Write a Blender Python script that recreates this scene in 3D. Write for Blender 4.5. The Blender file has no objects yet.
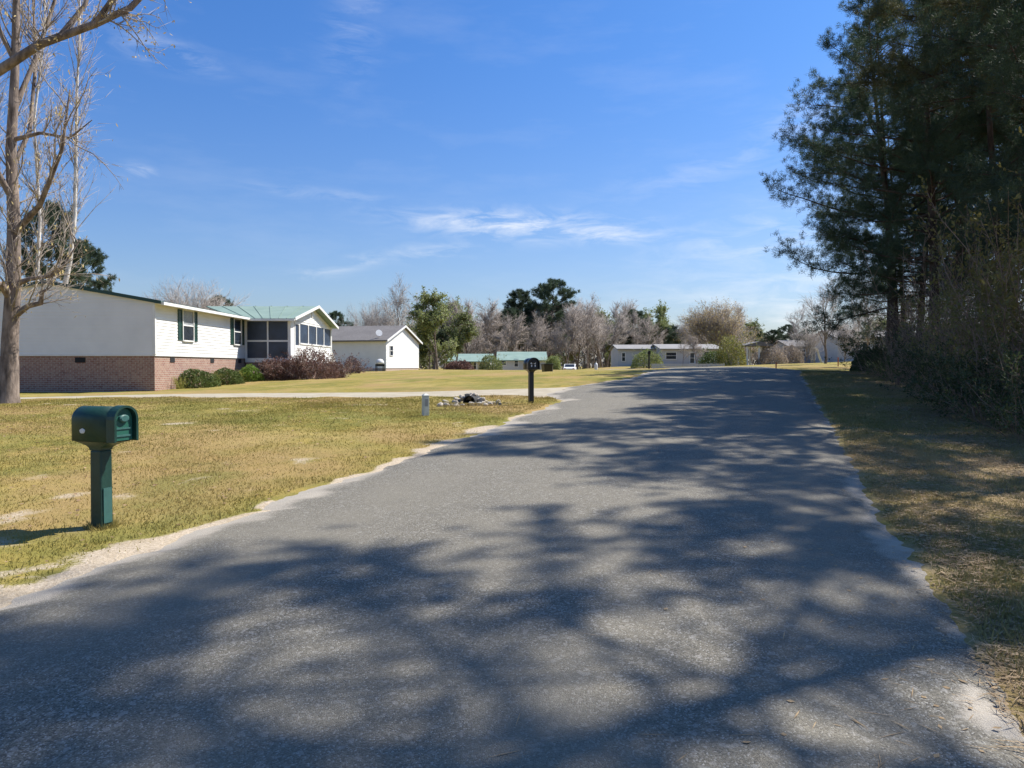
import bpy, math, random
import numpy as np
from mathutils import Vector, Matrix

random.seed(7)
scene = bpy.context.scene
COL = scene.collection
R = math.radians
PI = math.pi

# ------------------------------------------------------------------ camera model
FPX = 750.0
EYE = 1.65
PITCH = math.atan(18.0 / FPX)
SUN_AZ, SUN_EL = 64.0, 51.0          # degrees right of straight ahead / above the horizon


def at(px, py, Y):
    """the world point at forward distance Y seen at this place in the photograph"""
    a = (px - 512.0) / FPX
    b = (py - 384.0) / FPX
    dy = math.cos(PITCH) - b * math.sin(PITCH)
    dz = -math.sin(PITCH) - b * math.cos(PITCH)
    k = Y / dy
    return (a * k, Y, EYE + dz * k)


# ------------------------------------------------------------------ numpy noise
def _hash(ix, iy, seed):
    h = (ix.astype(np.int64) * 374761393 + iy.astype(np.int64) * 668265263 + seed * 974711) & 0x7fffffff
    h = ((h ^ (h >> 13)) * 1274126177) & 0x7fffffff
    h = h ^ (h >> 16)
    return (h & 0xffff) / 65535.0


def vnoise(x, y, seed=0):
    ix, iy = np.floor(x), np.floor(y)
    fx, fy = x - ix, y - iy
    fx = fx * fx * (3 - 2 * fx)
    fy = fy * fy * (3 - 2 * fy)
    a = _hash(ix, iy, seed); b = _hash(ix + 1, iy, seed)
    c = _hash(ix, iy + 1, seed); d = _hash(ix + 1, iy + 1, seed)
    return (a * (1 - fx) + b * fx) * (1 - fy) + (c * (1 - fx) + d * fx) * fy


def fbm(x, y, seed=0, octv=4):
    x = np.asarray(x, float); y = np.asarray(y, float)
    s = 0; amp = .5; tot = 0
    for i in range(octv):
        s = s + amp * vnoise(x * 2 ** i + 17.3 * i, y * 2 ** i - 9.1 * i, seed + i)
        tot += amp; amp *= .5
    return s / tot


def sstep(a, b, x):
    t = np.clip((x - a) / (b - a), 0, 1)
    return t * t * (3 - 2 * t)


# ------------------------------------------------------------------ terrain
SL = 0.0507
ctrl = []
for Y in (-25, -8, 0, 6, 12, 18, 24, 28):
    for dx in (-3.5, 1, 6):
        ctrl.append((-1.8 + .347 * Y + dx, Y, SL * Y))
for p in [(100, 527, 6.2), (8, 403, 18), (20, 398.5, 22), (240, 394.5, 21), (420, 393, 20.3), (155, 391, 29),
          (20, 392, 29), (240, 383, 36), (280, 379, 39), (330, 378.5, 44), (430, 374, 50), (386, 371, 76), (421, 369.5, 82),
          (500, 370.5, 55), (580, 372, 46), (300, 384, 30), (470, 402, 16.6), (425, 416, 14.2),
          (870, 379, 24), (1000, 420, 13), (950, 385, 28), (715, 369, 33), (820, 366.5, 45), (860, 362, 72), (780, 364, 72),
          (640, 369, 45), (700, 369, 60), (620, 366.5, 100), (730, 366.5, 100), (860, 361, 100)]:
    ctrl.append(at(*p))
ctrl += [(-45, 20, .3), (-45, 60, .6), (-40, 110, -.8), (-6, 108, -.1), (1, 118, -.2), (8.6, 112, .55), at(596, 371.2, 88), (40, 10, 1.0), (45, 40, 2.0), (-30, -20, -1.0),
         (30, -20, -.6), (-25, 5, .1), (60, 110, 2.4)]
ctrl = np.array(ctrl)


def _phi(r2):
    return np.where(r2 > 1e-9, .5 * r2 * np.log(np.maximum(r2, 1e-9)), 0)


_n = len(ctrl)
_d2 = ((ctrl[:, None, :2] - ctrl[None, :, :2]) ** 2).sum(-1)
_A = np.zeros((_n + 3, _n + 3))
_A[:_n, :_n] = _phi(_d2) + np.eye(_n) * 3.0
_A[:_n, _n] = 1; _A[:_n, _n + 1:] = ctrl[:, :2]
_A[_n, :_n] = 1; _A[_n + 1:, :_n] = ctrl[:, :2].T
_W = np.linalg.solve(_A, np.concatenate([ctrl[:, 2], np.zeros(3)]))


def gz(x, y):
    x = np.asarray(x, float); y = np.asarray(y, float)
    shp = np.broadcast(x, y).shape
    X = np.clip(np.broadcast_to(x, shp).ravel(), -60, 75); Y = np.clip(np.broadcast_to(y, shp).ravel(), -30, 125)
    out = np.zeros(len(X))
    for i in range(0, len(X), 20000):
        xs, ys = X[i:i + 20000], Y[i:i + 20000]
        d2 = (xs[:, None] - ctrl[None, :, 0]) ** 2 + (ys[:, None] - ctrl[None, :, 1]) ** 2
        out[i:i + 20000] = _phi(d2) @ _W[:_n] + _W[_n] + xs * _W[_n + 1] + ys * _W[_n + 2]
    xr = np.broadcast_to(x, shp).ravel(); yr = np.broadcast_to(y, shp).ravel()
    d = np.hypot(xr, yr - 30)
    w = sstep(95, 170, d)
    out = np.clip(out, -2.0, 3.2) * (1 - w) + w * (-.4)
    return out.reshape(shp)


def g(x, y):
    return float(gz(np.array([x]), np.array([y]))[0])


def road_left(Y):
    Y = np.asarray(Y, float)
    e = -4.69 + .347 * Y
    flare = sstep(16.8, 19.2, Y) * (1 - sstep(20.8, 24.5, Y))
    curve = np.where(Y > 30, .0075 * (Y - 30) ** 2, 0)
    return e - 1.15 * flare - curve


def road_right(Y):
    Y = np.asarray(Y, float)
    curve = np.where(Y > 30, .0075 * (Y - 30) ** 2, 0)
    return 1.05 + .347 * Y - curve


def drive_mid(X):                        # Y of the concrete driveway's middle line
    X = np.asarray(X, float)
    return 19.75 + sstep(-2, -15, X) * 2.4


def drive_half(X):
    X = np.asarray(X, float)
    return 1.05 + .35 * sstep(-2.5, 1.5, X)


def edge_wob(Y, seed):
    k = .55 if seed == 8 else 1.0
    return k * ((fbm(Y * .9, Y * 0 + seed, seed, 4) - .5) * .35 + (fbm(Y * 5., Y * 0 + seed, seed + 9, 4) - .5) * .22) + (fbm(Y * 17., Y * 0 + seed, seed + 19, 3) - .5) * .09


def sand_mask(x, y):
    """0..1 bare pale sand, used for the ground colour and to keep grass blades off it"""
    dl = (road_left(y) + edge_wob(y, 3) - x) * .945
    n = fbm(x * .7, y * .7, 21, 5); n2 = fbm(x * 2.3, y * 2.3, 31, 4)
    width = .05 + .38 * sstep(.45, .75, fbm(y * .35, y * 0 + 4.2, 5, 3)) + .65 * sstep(6.8, 4.2, y)
    strip = sstep(.30, .55, fbm(x * 1.3 + 7, y * 1.3, 51, 4) + .12 * sstep(8, 5, y)) * sstep(1.0, .25, dl / width + (n2 - .5) * 2.6) * (dl > -.6)
    patch = sstep(.56, .78, n * .4 + n2 * .6) * .62 * (dl > 0) * sstep(24, 18, y)
    dr = (x - road_right(y) - edge_wob(y, 8)) * .945
    stripr = sstep(.9, .2, np.abs(dr) / .22 + (n2 - .5) * 2.6) * .22 * (dr > -.6)
    return np.clip(np.maximum(np.maximum(strip, patch), stripr), 0, 1)


# ------------------------------------------------------------------ mesh helpers
def mesh_np(name, V, F, mats, smooth=False, attrs=None, fmat=None):
    """V (n,3) array; F a list of (m,k) index arrays"""
    me = bpy.data.meshes.new(name)
    V = np.asarray(V, np.float32)
    F = [np.asarray(f, np.int32) for f in F if len(f)]
    loops = np.concatenate([f.ravel() for f in F])
    counts = np.concatenate([np.full(len(f), f.shape[1], np.int32) for f in F])
    starts = np.concatenate([[0], np.cumsum(counts)[:-1]]).astype(np.int32)
    me.vertices.add(len(V)); me.vertices.foreach_set('co', V.ravel())
    me.loops.add(len(loops)); me.loops.foreach_set('vertex_index', loops)
    me.polygons.add(len(counts)); me.polygons.foreach_set('loop_start', starts)
    me.polygons.foreach_set('loop_total', counts)
    if smooth:
        me.polygons.foreach_set('use_smooth', np.ones(len(counts), bool))
    if fmat is not None:
        me.polygons.foreach_set('material_index', np.asarray(fmat, np.int32))
    for m in (mats if isinstance(mats, (list, tuple)) else [mats]):
        me.materials.append(m)
    for k, v in (attrs or {}).items():
        a = me.attributes.new(k, 'FLOAT', 'POINT')
        a.data.foreach_set('value', np.asarray(v, np.float32))
    me.update(); me.validate()
    return me


def link(name, me, parent=None, loc=None, rot=None):
    o = bpy.data.objects.new(name, me)
    COL.objects.link(o)
    if parent: o.parent = parent
    if loc is not None: o.location = loc
    if rot is not None: o.rotation_euler = rot
    return o


def tag(o, label=None, cat=None, group=None, kind=None):
    if label: o['label'] = label
    if cat: o['category'] = cat
    if group: o['group'] = group
    if kind: o['kind'] = kind
    return o


def empty(name, loc, rz=0, label=None, cat=None, group=None):
    o = bpy.data.objects.new(name, None); COL.objects.link(o)
    o.empty_display_size = .2
    o.location = loc; o.rotation_euler = (0, 0, rz)
    return tag(o, label, cat, group)


def copy_tree(o, parent=None):
    c = o.copy(); COL.objects.link(c)
    if parent: c.parent = parent
    for ch in list(o.children):
        copy_tree(ch, c)
    return c


class MB:
    """collects shapes that become one mesh object"""
    def __init__(s):
        s.v = []; s.f = []

    def add(s, vs, fs):
        b = len(s.v); s.v += [tuple(v) for v in vs]; s.f += [tuple(b + i for i in f) for f in fs]; return s

    def box(s, x0, x1, y0, y1, z0, z1):
        return s.add([(x0, y0, z0), (x1, y0, z0), (x1, y1, z0), (x0, y1, z0), (x0, y0, z1), (x1, y0, z1), (x1, y1, z1), (x0, y1, z1)],
                     [(0, 3, 2, 1), (4, 5, 6, 7), (0, 1, 5, 4), (1, 2, 6, 5), (2, 3, 7, 6), (3, 0, 4, 7)])

    def prism(s, poly, vec):
        n = len(poly); vec = Vector(vec)
        vs = [Vector(p) for p in poly] + [Vector(p) + vec for p in poly]
        return s.add(vs, [tuple(range(n))[::-1], tuple(range(n, 2 * n))] + [(i, (i + 1) % n, n + (i + 1) % n, n + i) for i in range(n)])

    def quad(s, a, b, c, d):
        return s.add([a, b, c, d], [(0, 1, 2, 3)])

    def loft(s, rings, cap=True):
        n = len(rings[0]); vs = [p for r in rings for p in r]; fs = []
        for i in range(len(rings) - 1):
            for j in range(n):
                fs.append((i * n + j, i * n + (j + 1) % n, (i + 1) * n + (j + 1) % n, (i + 1) * n + j))
        if cap:
            fs.append(tuple(range(n))[::-1]); fs.append(tuple((len(rings) - 1) * n + j for j in range(n)))
        return s.add(vs, fs)

    def tube(s, pts, rad, n=8):
        V, F = tubes([(np.array(pts, float), np.array(rad if hasattr(rad, '__len__') else [rad] * len(pts), float))], n)
        return s.add(V.tolist(), [f for a in F for f in a.tolist()])

    def build(s, name, mat, parent=None, loc=None, bevel=0, smooth=False, rot=None):
        me = bpy.data.meshes.new(name)
        me.from_pydata(s.v, [], s.f); me.materials.append(mat)
        import bmesh
        bm = bmesh.new(); bm.from_mesh(me)
        bmesh.ops.recalc_face_normals(bm, faces=bm.faces)
        if bevel:
            bmesh.ops.bevel(bm, geom=[e for e in bm.edges if len(e.link_faces) == 2 and e.calc_face_angle() > .5],
                            offset=bevel, segments=2, affect='EDGES', profile=.5)
        bm.to_mesh(me); bm.free()
        if smooth:
            me.polygons.foreach_set('use_smooth', np.ones(len(me.polygons), bool))
        me.update()
        return link(name, me, parent, loc, rot)


def tubes(paths, n=6):
    """tapered tubes along polylines -> V, [quads, tris]"""
    Vs, Q, T = [], [], []; base = 0
    ang = np.arange(n) * 2 * PI / n
    ca, sa = np.cos(ang), np.sin(ang)
    j = np.arange(n); j2 = (j + 1) % n
    for pts, rad in paths:
        m = len(pts)
        tan = np.gradient(pts, axis=0)
        tan /= np.linalg.norm(tan, axis=1)[:, None] + 1e-9
        ref = np.where(np.abs(tan[:, 2:3]) > .9, np.array([[1., 0, 0]]), np.array([[0, 0, 1.]]))
        if (np.abs(tan[:, 2]) > .9).any():
            ref[:] = (1., 0, 0) if abs(tan[:, 0]).max() < .9 else (0, 1., 0)
        u = np.cross(tan, ref); u /= np.linalg.norm(u, axis=1)[:, None] + 1e-9
        w = np.cross(tan, u)
        ring = pts[:, None, :] + rad[:, None, None] * (u[:, None, :] * ca[None, :, None] + w[:, None, :] * sa[None, :, None])
        Vs.append(ring.reshape(-1, 3))
        for i in range(m - 1):
            Q.append(np.stack([base + i * n + j, base + i * n + j2, base + (i + 1) * n + j2, base + (i + 1) * n + j], 1))
        Vs.append(pts[-1:] + tan[-1:] * rad[-1]); tip = base + m * n
        T.append(np.stack([base + (m - 1) * n + j, base + (m - 1) * n + j2, np.full(n, tip)], 1))
        base += m * n + 1
    return np.concatenate(Vs), [np.concatenate(Q), np.concatenate(T)]


def spikes(P0, P1, r, rng):
    """many thin three-sided twigs from P0 to P1"""
    P0 = np.asarray(P0); P1 = np.asarray(P1); n = len(P0)
    d = P1 - P0; d /= np.linalg.norm(d, axis=1)[:, None] + 1e-9
    ref = rng.normal(size=(n, 3)); u = np.cross(d, ref); u /= np.linalg.norm(u, axis=1)[:, None] + 1e-9
    w = np.cross(d, u); r = np.broadcast_to(np.asarray(r, float), (n,))[:, None]
    V = np.stack([P0 + u * r, P0 + (-.5 * u + .87 * w) * r, P0 + (-.5 * u - .87 * w) * r, P1], 1).reshape(-1, 3)
    b = np.arange(n)[:, None] * 4
    F = np.concatenate([b + np.array([[0, 1, 3]]), b + np.array([[1, 2, 3]]), b + np.array([[2, 0, 3]])])
    return V, F


def cards(C, D, N, L, Wd):
    """leaf-shaped quads: base C, direction D, normal N, length L, width Wd (arrays)"""
    D = D / (np.linalg.norm(D, axis=1)[:, None] + 1e-9)
    S = np.cross(D, N); S /= np.linalg.norm(S, axis=1)[:, None] + 1e-9
    L = np.asarray(L)[:, None]; Wd = np.asarray(Wd)[:, None]
    V = np.stack([C, C + D * L * .5 + S * Wd * .5, C + D * L, C + D * L * .5 - S * Wd * .5], 1).reshape(-1, 3)
    F = np.arange(len(C) * 4).reshape(-1, 4)
    return V, F


def cat_meshes(parts):
    Vs, Fs, b = [], [], 0
    for V, F in parts:
        Vs.append(V)
        for f in (F if isinstance(F, list) else [F]):
            Fs.append(f + b)
        b += len(V)
    return np.concatenate(Vs), Fs


# ------------------------------------------------------------------ materials
def new_mat(name):
    m = bpy.data.materials.new(name); m.use_nodes = True
    nt = m.node_tree
    return m, nt, nt.nodes['Principled BSDF']


def N(nt, t, **kw):
    n = nt.nodes.new(t)
    for k, v in kw.items():
        if k in n.inputs.keys(): n.inputs[k].default_value = v
        else: setattr(n, k, v)
    return n


def L(nt, a, b):
    nt.links.new(a, b)


def mixc(nt, fac, a, b):
    n = nt.nodes.new('ShaderNodeMix'); n.data_type = 'RGBA'
    for i, v in ((0, fac), (6, a), (7, b)):
        if isinstance(v, (float, int)): n.inputs[i].default_value = v
        elif isinstance(v, tuple): n.inputs[i].default_value = (*v, 1) if len(v) == 3 else v
        else: nt.links.new(v, n.inputs[i])
    return n.outputs[2]


def math_n(nt, op, a, b=None, clamp=False):
    n = nt.nodes.new('ShaderNodeMath'); n.operation = op; n.use_clamp = clamp
    for i, v in ((0, a), (1, b)):
        if v is None: continue
        if isinstance(v, (float, int)): n.inputs[i].default_value = v
        else: nt.links.new(v, n.inputs[i])
    return n.outputs[0]


def ramp(nt, fac, a, b):
    n = nt.nodes.new('ShaderNodeMapRange'); n.clamp = True
    nt.links.new(fac, n.inputs[0]); n.inputs[1].default_value = a; n.inputs[2].default_value = b
    return n.outputs[0]


def noise(nt, vec, scale, detail=4, rough=.55):
    n = N(nt, 'ShaderNodeTexNoise', Scale=scale, Detail=detail, Roughness=rough)
    if vec is not None: L(nt, vec, n.inputs['Vector'])
    return n.outputs['Fac']


def bump(nt, bs, h, strength=.3, dist=.02):
    b = N(nt, 'ShaderNodeBump', Strength=strength, Distance=dist)
    L(nt, h, b.inputs['Height']); L(nt, b.outputs[0], bs.inputs['Normal'])


def plain(name, c1, c2=None, scale=6, rough=.6, bumpy=0, spec=.5, bscale=None, metallic=0):
    """surface with uneven colour"""
    m, nt, bs = new_mat(name)
    tc = nt.nodes.new('ShaderNodeTexCoord').outputs['Object']
    c2 = c2 or tuple(min(1, v * .8) for v in c1)
    f = ramp(nt, noise(nt, tc, scale), .3, .7)
    L(nt, mixc(nt, f, c1, c2), bs.inputs['Base Color'])
    bs.inputs['Roughness'].default_value = rough
    bs.inputs['Metallic'].default_value = metallic
    bs.inputs['Specular IOR Level'].default_value = spec
    if bumpy: bump(nt, bs, noise(nt, tc, bscale or scale * 4, 3), bumpy, .02)
    return m


def leafmat(name, c1, c2, trans=.25, scale=3., rough=.65, c3=None, wide=None):
    """leaves: colour varies by clump, some light passes through"""
    m, nt, bs = new_mat(name)
    tc = nt.nodes.new('ShaderNodeTexCoord').outputs['Object']
    oi = nt.nodes.new('ShaderNodeObjectInfo').outputs['Random']
    f = ramp(nt, noise(nt, tc, scale, 3), .32, .68)
    col = mixc(nt, f, c1, c2)
    if wide:
        col = mixc(nt, math_n(nt, 'MULTIPLY', ramp(nt, noise(nt, tc, .32, 4), .46, .6), .75), col, wide[0])
        col = mixc(nt, math_n(nt, 'MULTIPLY', ramp(nt, noise(nt, tc, .2, 3), .5, .62), .6), col, wide[1])
    f2 = ramp(nt, noise(nt, tc, scale * 9, 2), .35, .75)
    col = mixc(nt, math_n(nt, 'MULTIPLY', f2, .6), col, c3 or tuple(v * 1.5 for v in c2))
    hv = N(nt, 'ShaderNodeHueSaturation'); L(nt, col, hv.inputs['Color'])
    L(nt, math_n(nt, 'ADD', math_n(nt, 'MULTIPLY', oi, .35), .82), hv.inputs['Value'])
    L(nt, hv.outputs[0], bs.inputs['Base Color'])
    bs.inputs['Roughness'].default_value = rough
    bs.inputs['Specular IOR Level'].default_value = .3
    if trans:
        tr = N(nt, 'ShaderNodeBsdfTranslucent'); L(nt, hv.outputs[0], tr.inputs[0])
        mx = N(nt, 'ShaderNodeMixShader'); mx.inputs[0].default_value = trans
        L(nt, bs.outputs[0], mx.inputs[1]); L(nt, tr.outputs[0], mx.inputs[2])
        L(nt, mx.outputs[0], nt.nodes['Material Output'].inputs['Surface'])
    return m


def attr(nt, name):
    n = nt.nodes.new('ShaderNodeAttribute'); n.attribute_name = name
    return n.outputs['Fac']


def ground_mat():
    m, nt, bs = new_mat('lawn_soil')
    pos = nt.nodes.new('ShaderNodeTexCoord').outputs['Object']
    n1 = noise(nt, pos, .55, 5); n2 = noise(nt, pos, 3.2, 5, .65); n3 = noise(nt, pos, 38, 4, .7)
    n4 = noise(nt, pos, .16, 3)
    green, straw, tan = (.155, .150, .034), (.33, .25, .060), (.38, .29, .11)
    c = mixc(nt, ramp(nt, n2, .38, .66), green, straw)
    c = mixc(nt, math_n(nt, 'MULTIPLY', ramp(nt, n1, .46, .66), .75), c, tan)
    c = mixc(nt, math_n(nt, 'MULTIPLY', ramp(nt, n4, .42, .6), .5), c, (.29, .235, .06))
    c = mixc(nt, math_n(nt, 'MULTIPLY', ramp(nt, n3, .4, .75), .35), c, (.20, .15, .06))
    n5 = noise(nt, pos, .32, 4)
    c = mixc(nt, math_n(nt, 'MULTIPLY', ramp(nt, n5, .48, .58), .75), c, (.32, .215, .095))
    n6 = noise(nt, pos, .45, 5)
    c = mixc(nt, math_n(nt, 'MULTIPLY', ramp(nt, n6, .52, .62), .6), c, (.15, .155, .036))
    lit = attr(nt, 'litter')
    br = mixc(nt, ramp(nt, n3, .35, .65), (.11, .078, .046), (.32, .235, .135))
    br = mixc(nt, ramp(nt, n2, .5, .75), br, (.36, .28, .14))
    c = mixc(nt, ramp(nt, math_n(nt, 'ADD', lit, math_n(nt, 'MULTIPLY', math_n(nt, 'SUBTRACT', n2, .5), .9)), .3, .65), c, br)
    s = attr(nt, 'sand')
    sc = mixc(nt, ramp(nt, n3, .35, .7), (.36, .285, .20), (.54, .455, .345))
    sc = mixc(nt, math_n(nt, 'MULTIPLY', ramp(nt, n2, .5, .75), .5), sc, (.30, .23, .13))
    sf = ramp(nt, math_n(nt, 'ADD', s, math_n(nt, 'MULTIPLY', math_n(nt, 'SUBTRACT', n3, .5), .7)), .3, .68)
    c = mixc(nt, sf, c, sc)
    L(nt, c, bs.inputs['Base Color'])
    bs.inputs['Roughness'].default_value = .95; bs.inputs['Specular IOR Level'].default_value = .1
    h = math_n(nt, 'ADD', math_n(nt, 'MULTIPLY', n3, .6), n2)
    bump(nt, bs, h, .6, .05)
    return m


def asphalt_mat():
    m, nt, bs = new_mat('asphalt')
    pos = nt.nodes.new('ShaderNodeTexCoord').outputs['Object']
    vo = N(nt, 'ShaderNodeTexVoronoi', Scale=140.); L(nt, pos, vo.inputs['Vector'])
    vo2 = N(nt, 'ShaderNodeTexVoronoi', Scale=40.); L(nt, pos, vo2.inputs['Vector'])
    sep = nt.nodes.new('ShaderNodeSeparateColor'); L(nt, vo.outputs['Color'], sep.inputs[0])
    sep2 = nt.nodes.new('ShaderNodeSeparateColor'); L(nt, vo2.outputs['Color'], sep2.inputs[0])
    n1 = noise(nt, pos, .5, 5); n2 = noise(nt, pos, 4, 4); n3 = noise(nt, pos, 160, 2)
    c = mixc(nt, ramp(nt, sep.outputs[0], .15, 1.), (.082, .074, .058), (.232, .210, .162))
    c = mixc(nt, math_n(nt, 'MULTIPLY', ramp(nt, sep.outputs[1], .86, .95), .75), c, (.42, .40, .36))
    c = mixc(nt, math_n(nt, 'MULTIPLY', ramp(nt, sep2.outputs[0], .93, .97), .5), c, (.36, .34, .30))
    c = mixc(nt, math_n(nt, 'MULTIPLY', ramp(nt, n1, .4, .65), .5), c, (.185, .166, .128))
    c = mixc(nt, math_n(nt, 'MULTIPLY', ramp(nt, n2, .55, .8), .35), c, (.068, .064, .058))
    wp = attr(nt, 'wear')
    c = mixc(nt, math_n(nt, 'MULTIPLY', wp, ramp(nt, n1, .25, .6)), c, (.205, .185, .143))
    s = attr(nt, 'sand')
    sf = ramp(nt, math_n(nt, 'ADD', s, math_n(nt, 'MULTIPLY', math_n(nt, 'SUBTRACT', n3, .5), .9)), .35, .75)
    c = mixc(nt, math_n(nt, 'MULTIPLY', sf, .85), c, (.42, .37, .30))
    L(nt, c, bs.inputs['Base Color'])
    bs.inputs['Roughness'].default_value = .85; bs.inputs['Specular IOR Level'].default_value = .35
    h = math_n(nt, 'ADD', math_n(nt, 'SUBTRACT', 1., vo.outputs['Distance']), math_n(nt, 'MULTIPLY', n2, .3))
    bump(nt, bs, h, .5, .012)
    return m


def siding_mat(name, c):
    m, nt, bs = new_mat(name)
    tc = nt.nodes.new('ShaderNodeTexCoord').outputs['Object']
    f = ramp(nt, noise(nt, tc, .9, 5), .35, .75)
    L(nt, mixc(nt, f, c, tuple(v * .88 for v in c)), bs.inputs['Base Color'])
    bs.inputs['Roughness'].default_value = .55
    bump(nt, bs, noise(nt, tc, 30, 2), .08, .01)
    return m


def brick_mat(name, c1, c2, mortar, scale=1.0):
    m, nt, bs = new_mat(name)
    tc = nt.nodes.new('ShaderNodeTexCoord').outputs['Object']
    sp = nt.nodes.new('ShaderNodeSeparateXYZ'); L(nt, tc, sp.inputs[0])
    cb = nt.nodes.new('ShaderNodeCombineXYZ')
    L(nt, math_n(nt, 'ADD', sp.outputs[0], sp.outputs[1]), cb.inputs[0]); L(nt, sp.outputs[2], cb.inputs[1])
    b = N(nt, 'ShaderNodeTexBrick', Scale=scale)
    L(nt, cb.outputs[0], b.inputs['Vector'])
    b.inputs['Color1'].default_value = (*c1, 1); b.inputs['Color2'].default_value = (*c2, 1)
    b.inputs['Mortar'].default_value = (*mortar, 1)
    b.inputs['Brick Width'].default_value = .21; b.inputs['Row Height'].default_value = .076
    b.inputs['Mortar Size'].default_value = .011; b.inputs['Bias'].default_value = -.1
    f = ramp(nt, noise(nt, cb.outputs[0], 3.2, 5, .75), .42, .62)
    c = mixc(nt, math_n(nt, 'MULTIPLY', f, .42), b.outputs['Color'], (.42, .32, .24))
    f2 = ramp(nt, noise(nt, cb.outputs[0], 9, 2), .55, .7)
    c = mixc(nt, math_n(nt, 'MULTIPLY', f2, .5), c, (.11, .055, .045))
    L(nt, c, bs.inputs['Base Color'])
    bs.inputs['Roughness'].default_value = .9
    bump(nt, bs, b.outputs['Fac'], -.4, .01)
    return m


def bark_mat(name, c1, c2, scale=9):
    m, nt, bs = new_mat(name)
    tc = nt.nodes.new('ShaderNodeTexCoord').outputs['Object']
    mp = N(nt, 'ShaderNodeMapping'); mp.inputs['Scale'].default_value = (1, 1, .28); L(nt, tc, mp.inputs[0])
    f = noise(nt, mp.outputs[0], scale, 5, .65)
    c = mixc(nt, ramp(nt, f, .36, .66), c1, c2)
    c = mixc(nt, math_n(nt, 'MULTIPLY', ramp(nt, noise(nt, tc, 1.7, 3), .5, .7), .5), c, tuple(min(1, v * 1.35) for v in c2))
    L(nt, c, bs.inputs['Base Color'])
    bs.inputs['Roughness'].default_value = .92; bs.inputs['Specular IOR Level'].default_value = .15
    bump(nt, bs, f, .8, .03)
    return m


def glass_mat(name, c=(.03, .04, .055), rough=.08):
    m, nt, bs = new_mat(name)
    tc = nt.nodes.new('ShaderNodeTexCoord').outputs['Object']
    f = ramp(nt, noise(nt, tc, 1.6, 3), .35, .7)
    L(nt, mixc(nt, f, c, tuple(v * .5 for v in c)), bs.inputs['Base Color'])
    bs.inputs['Roughness'].default_value = rough
    bs.inputs['Specular IOR Level'].default_value = .6
    return m


def shingle_mat(name, c1, c2):
    m, nt, bs = new_mat(name)
    tc = nt.nodes.new('ShaderNodeTexCoord').outputs['Object']
    f = ramp(nt, noise(nt, tc, 7, 5, .7), .3, .7)
    f2 = ramp(nt, noise(nt, tc, .7, 3), .35, .7)
    c = mixc(nt, f, c1, c2); c = mixc(nt, math_n(nt, 'MULTIPLY', f2, .4), c, tuple(v * .7 for v in c1))
    L(nt, c, bs.inputs['Base Color']); bs.inputs['Roughness'].default_value = .9
    bump(nt, bs, f, .3, .02)
    return m


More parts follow.
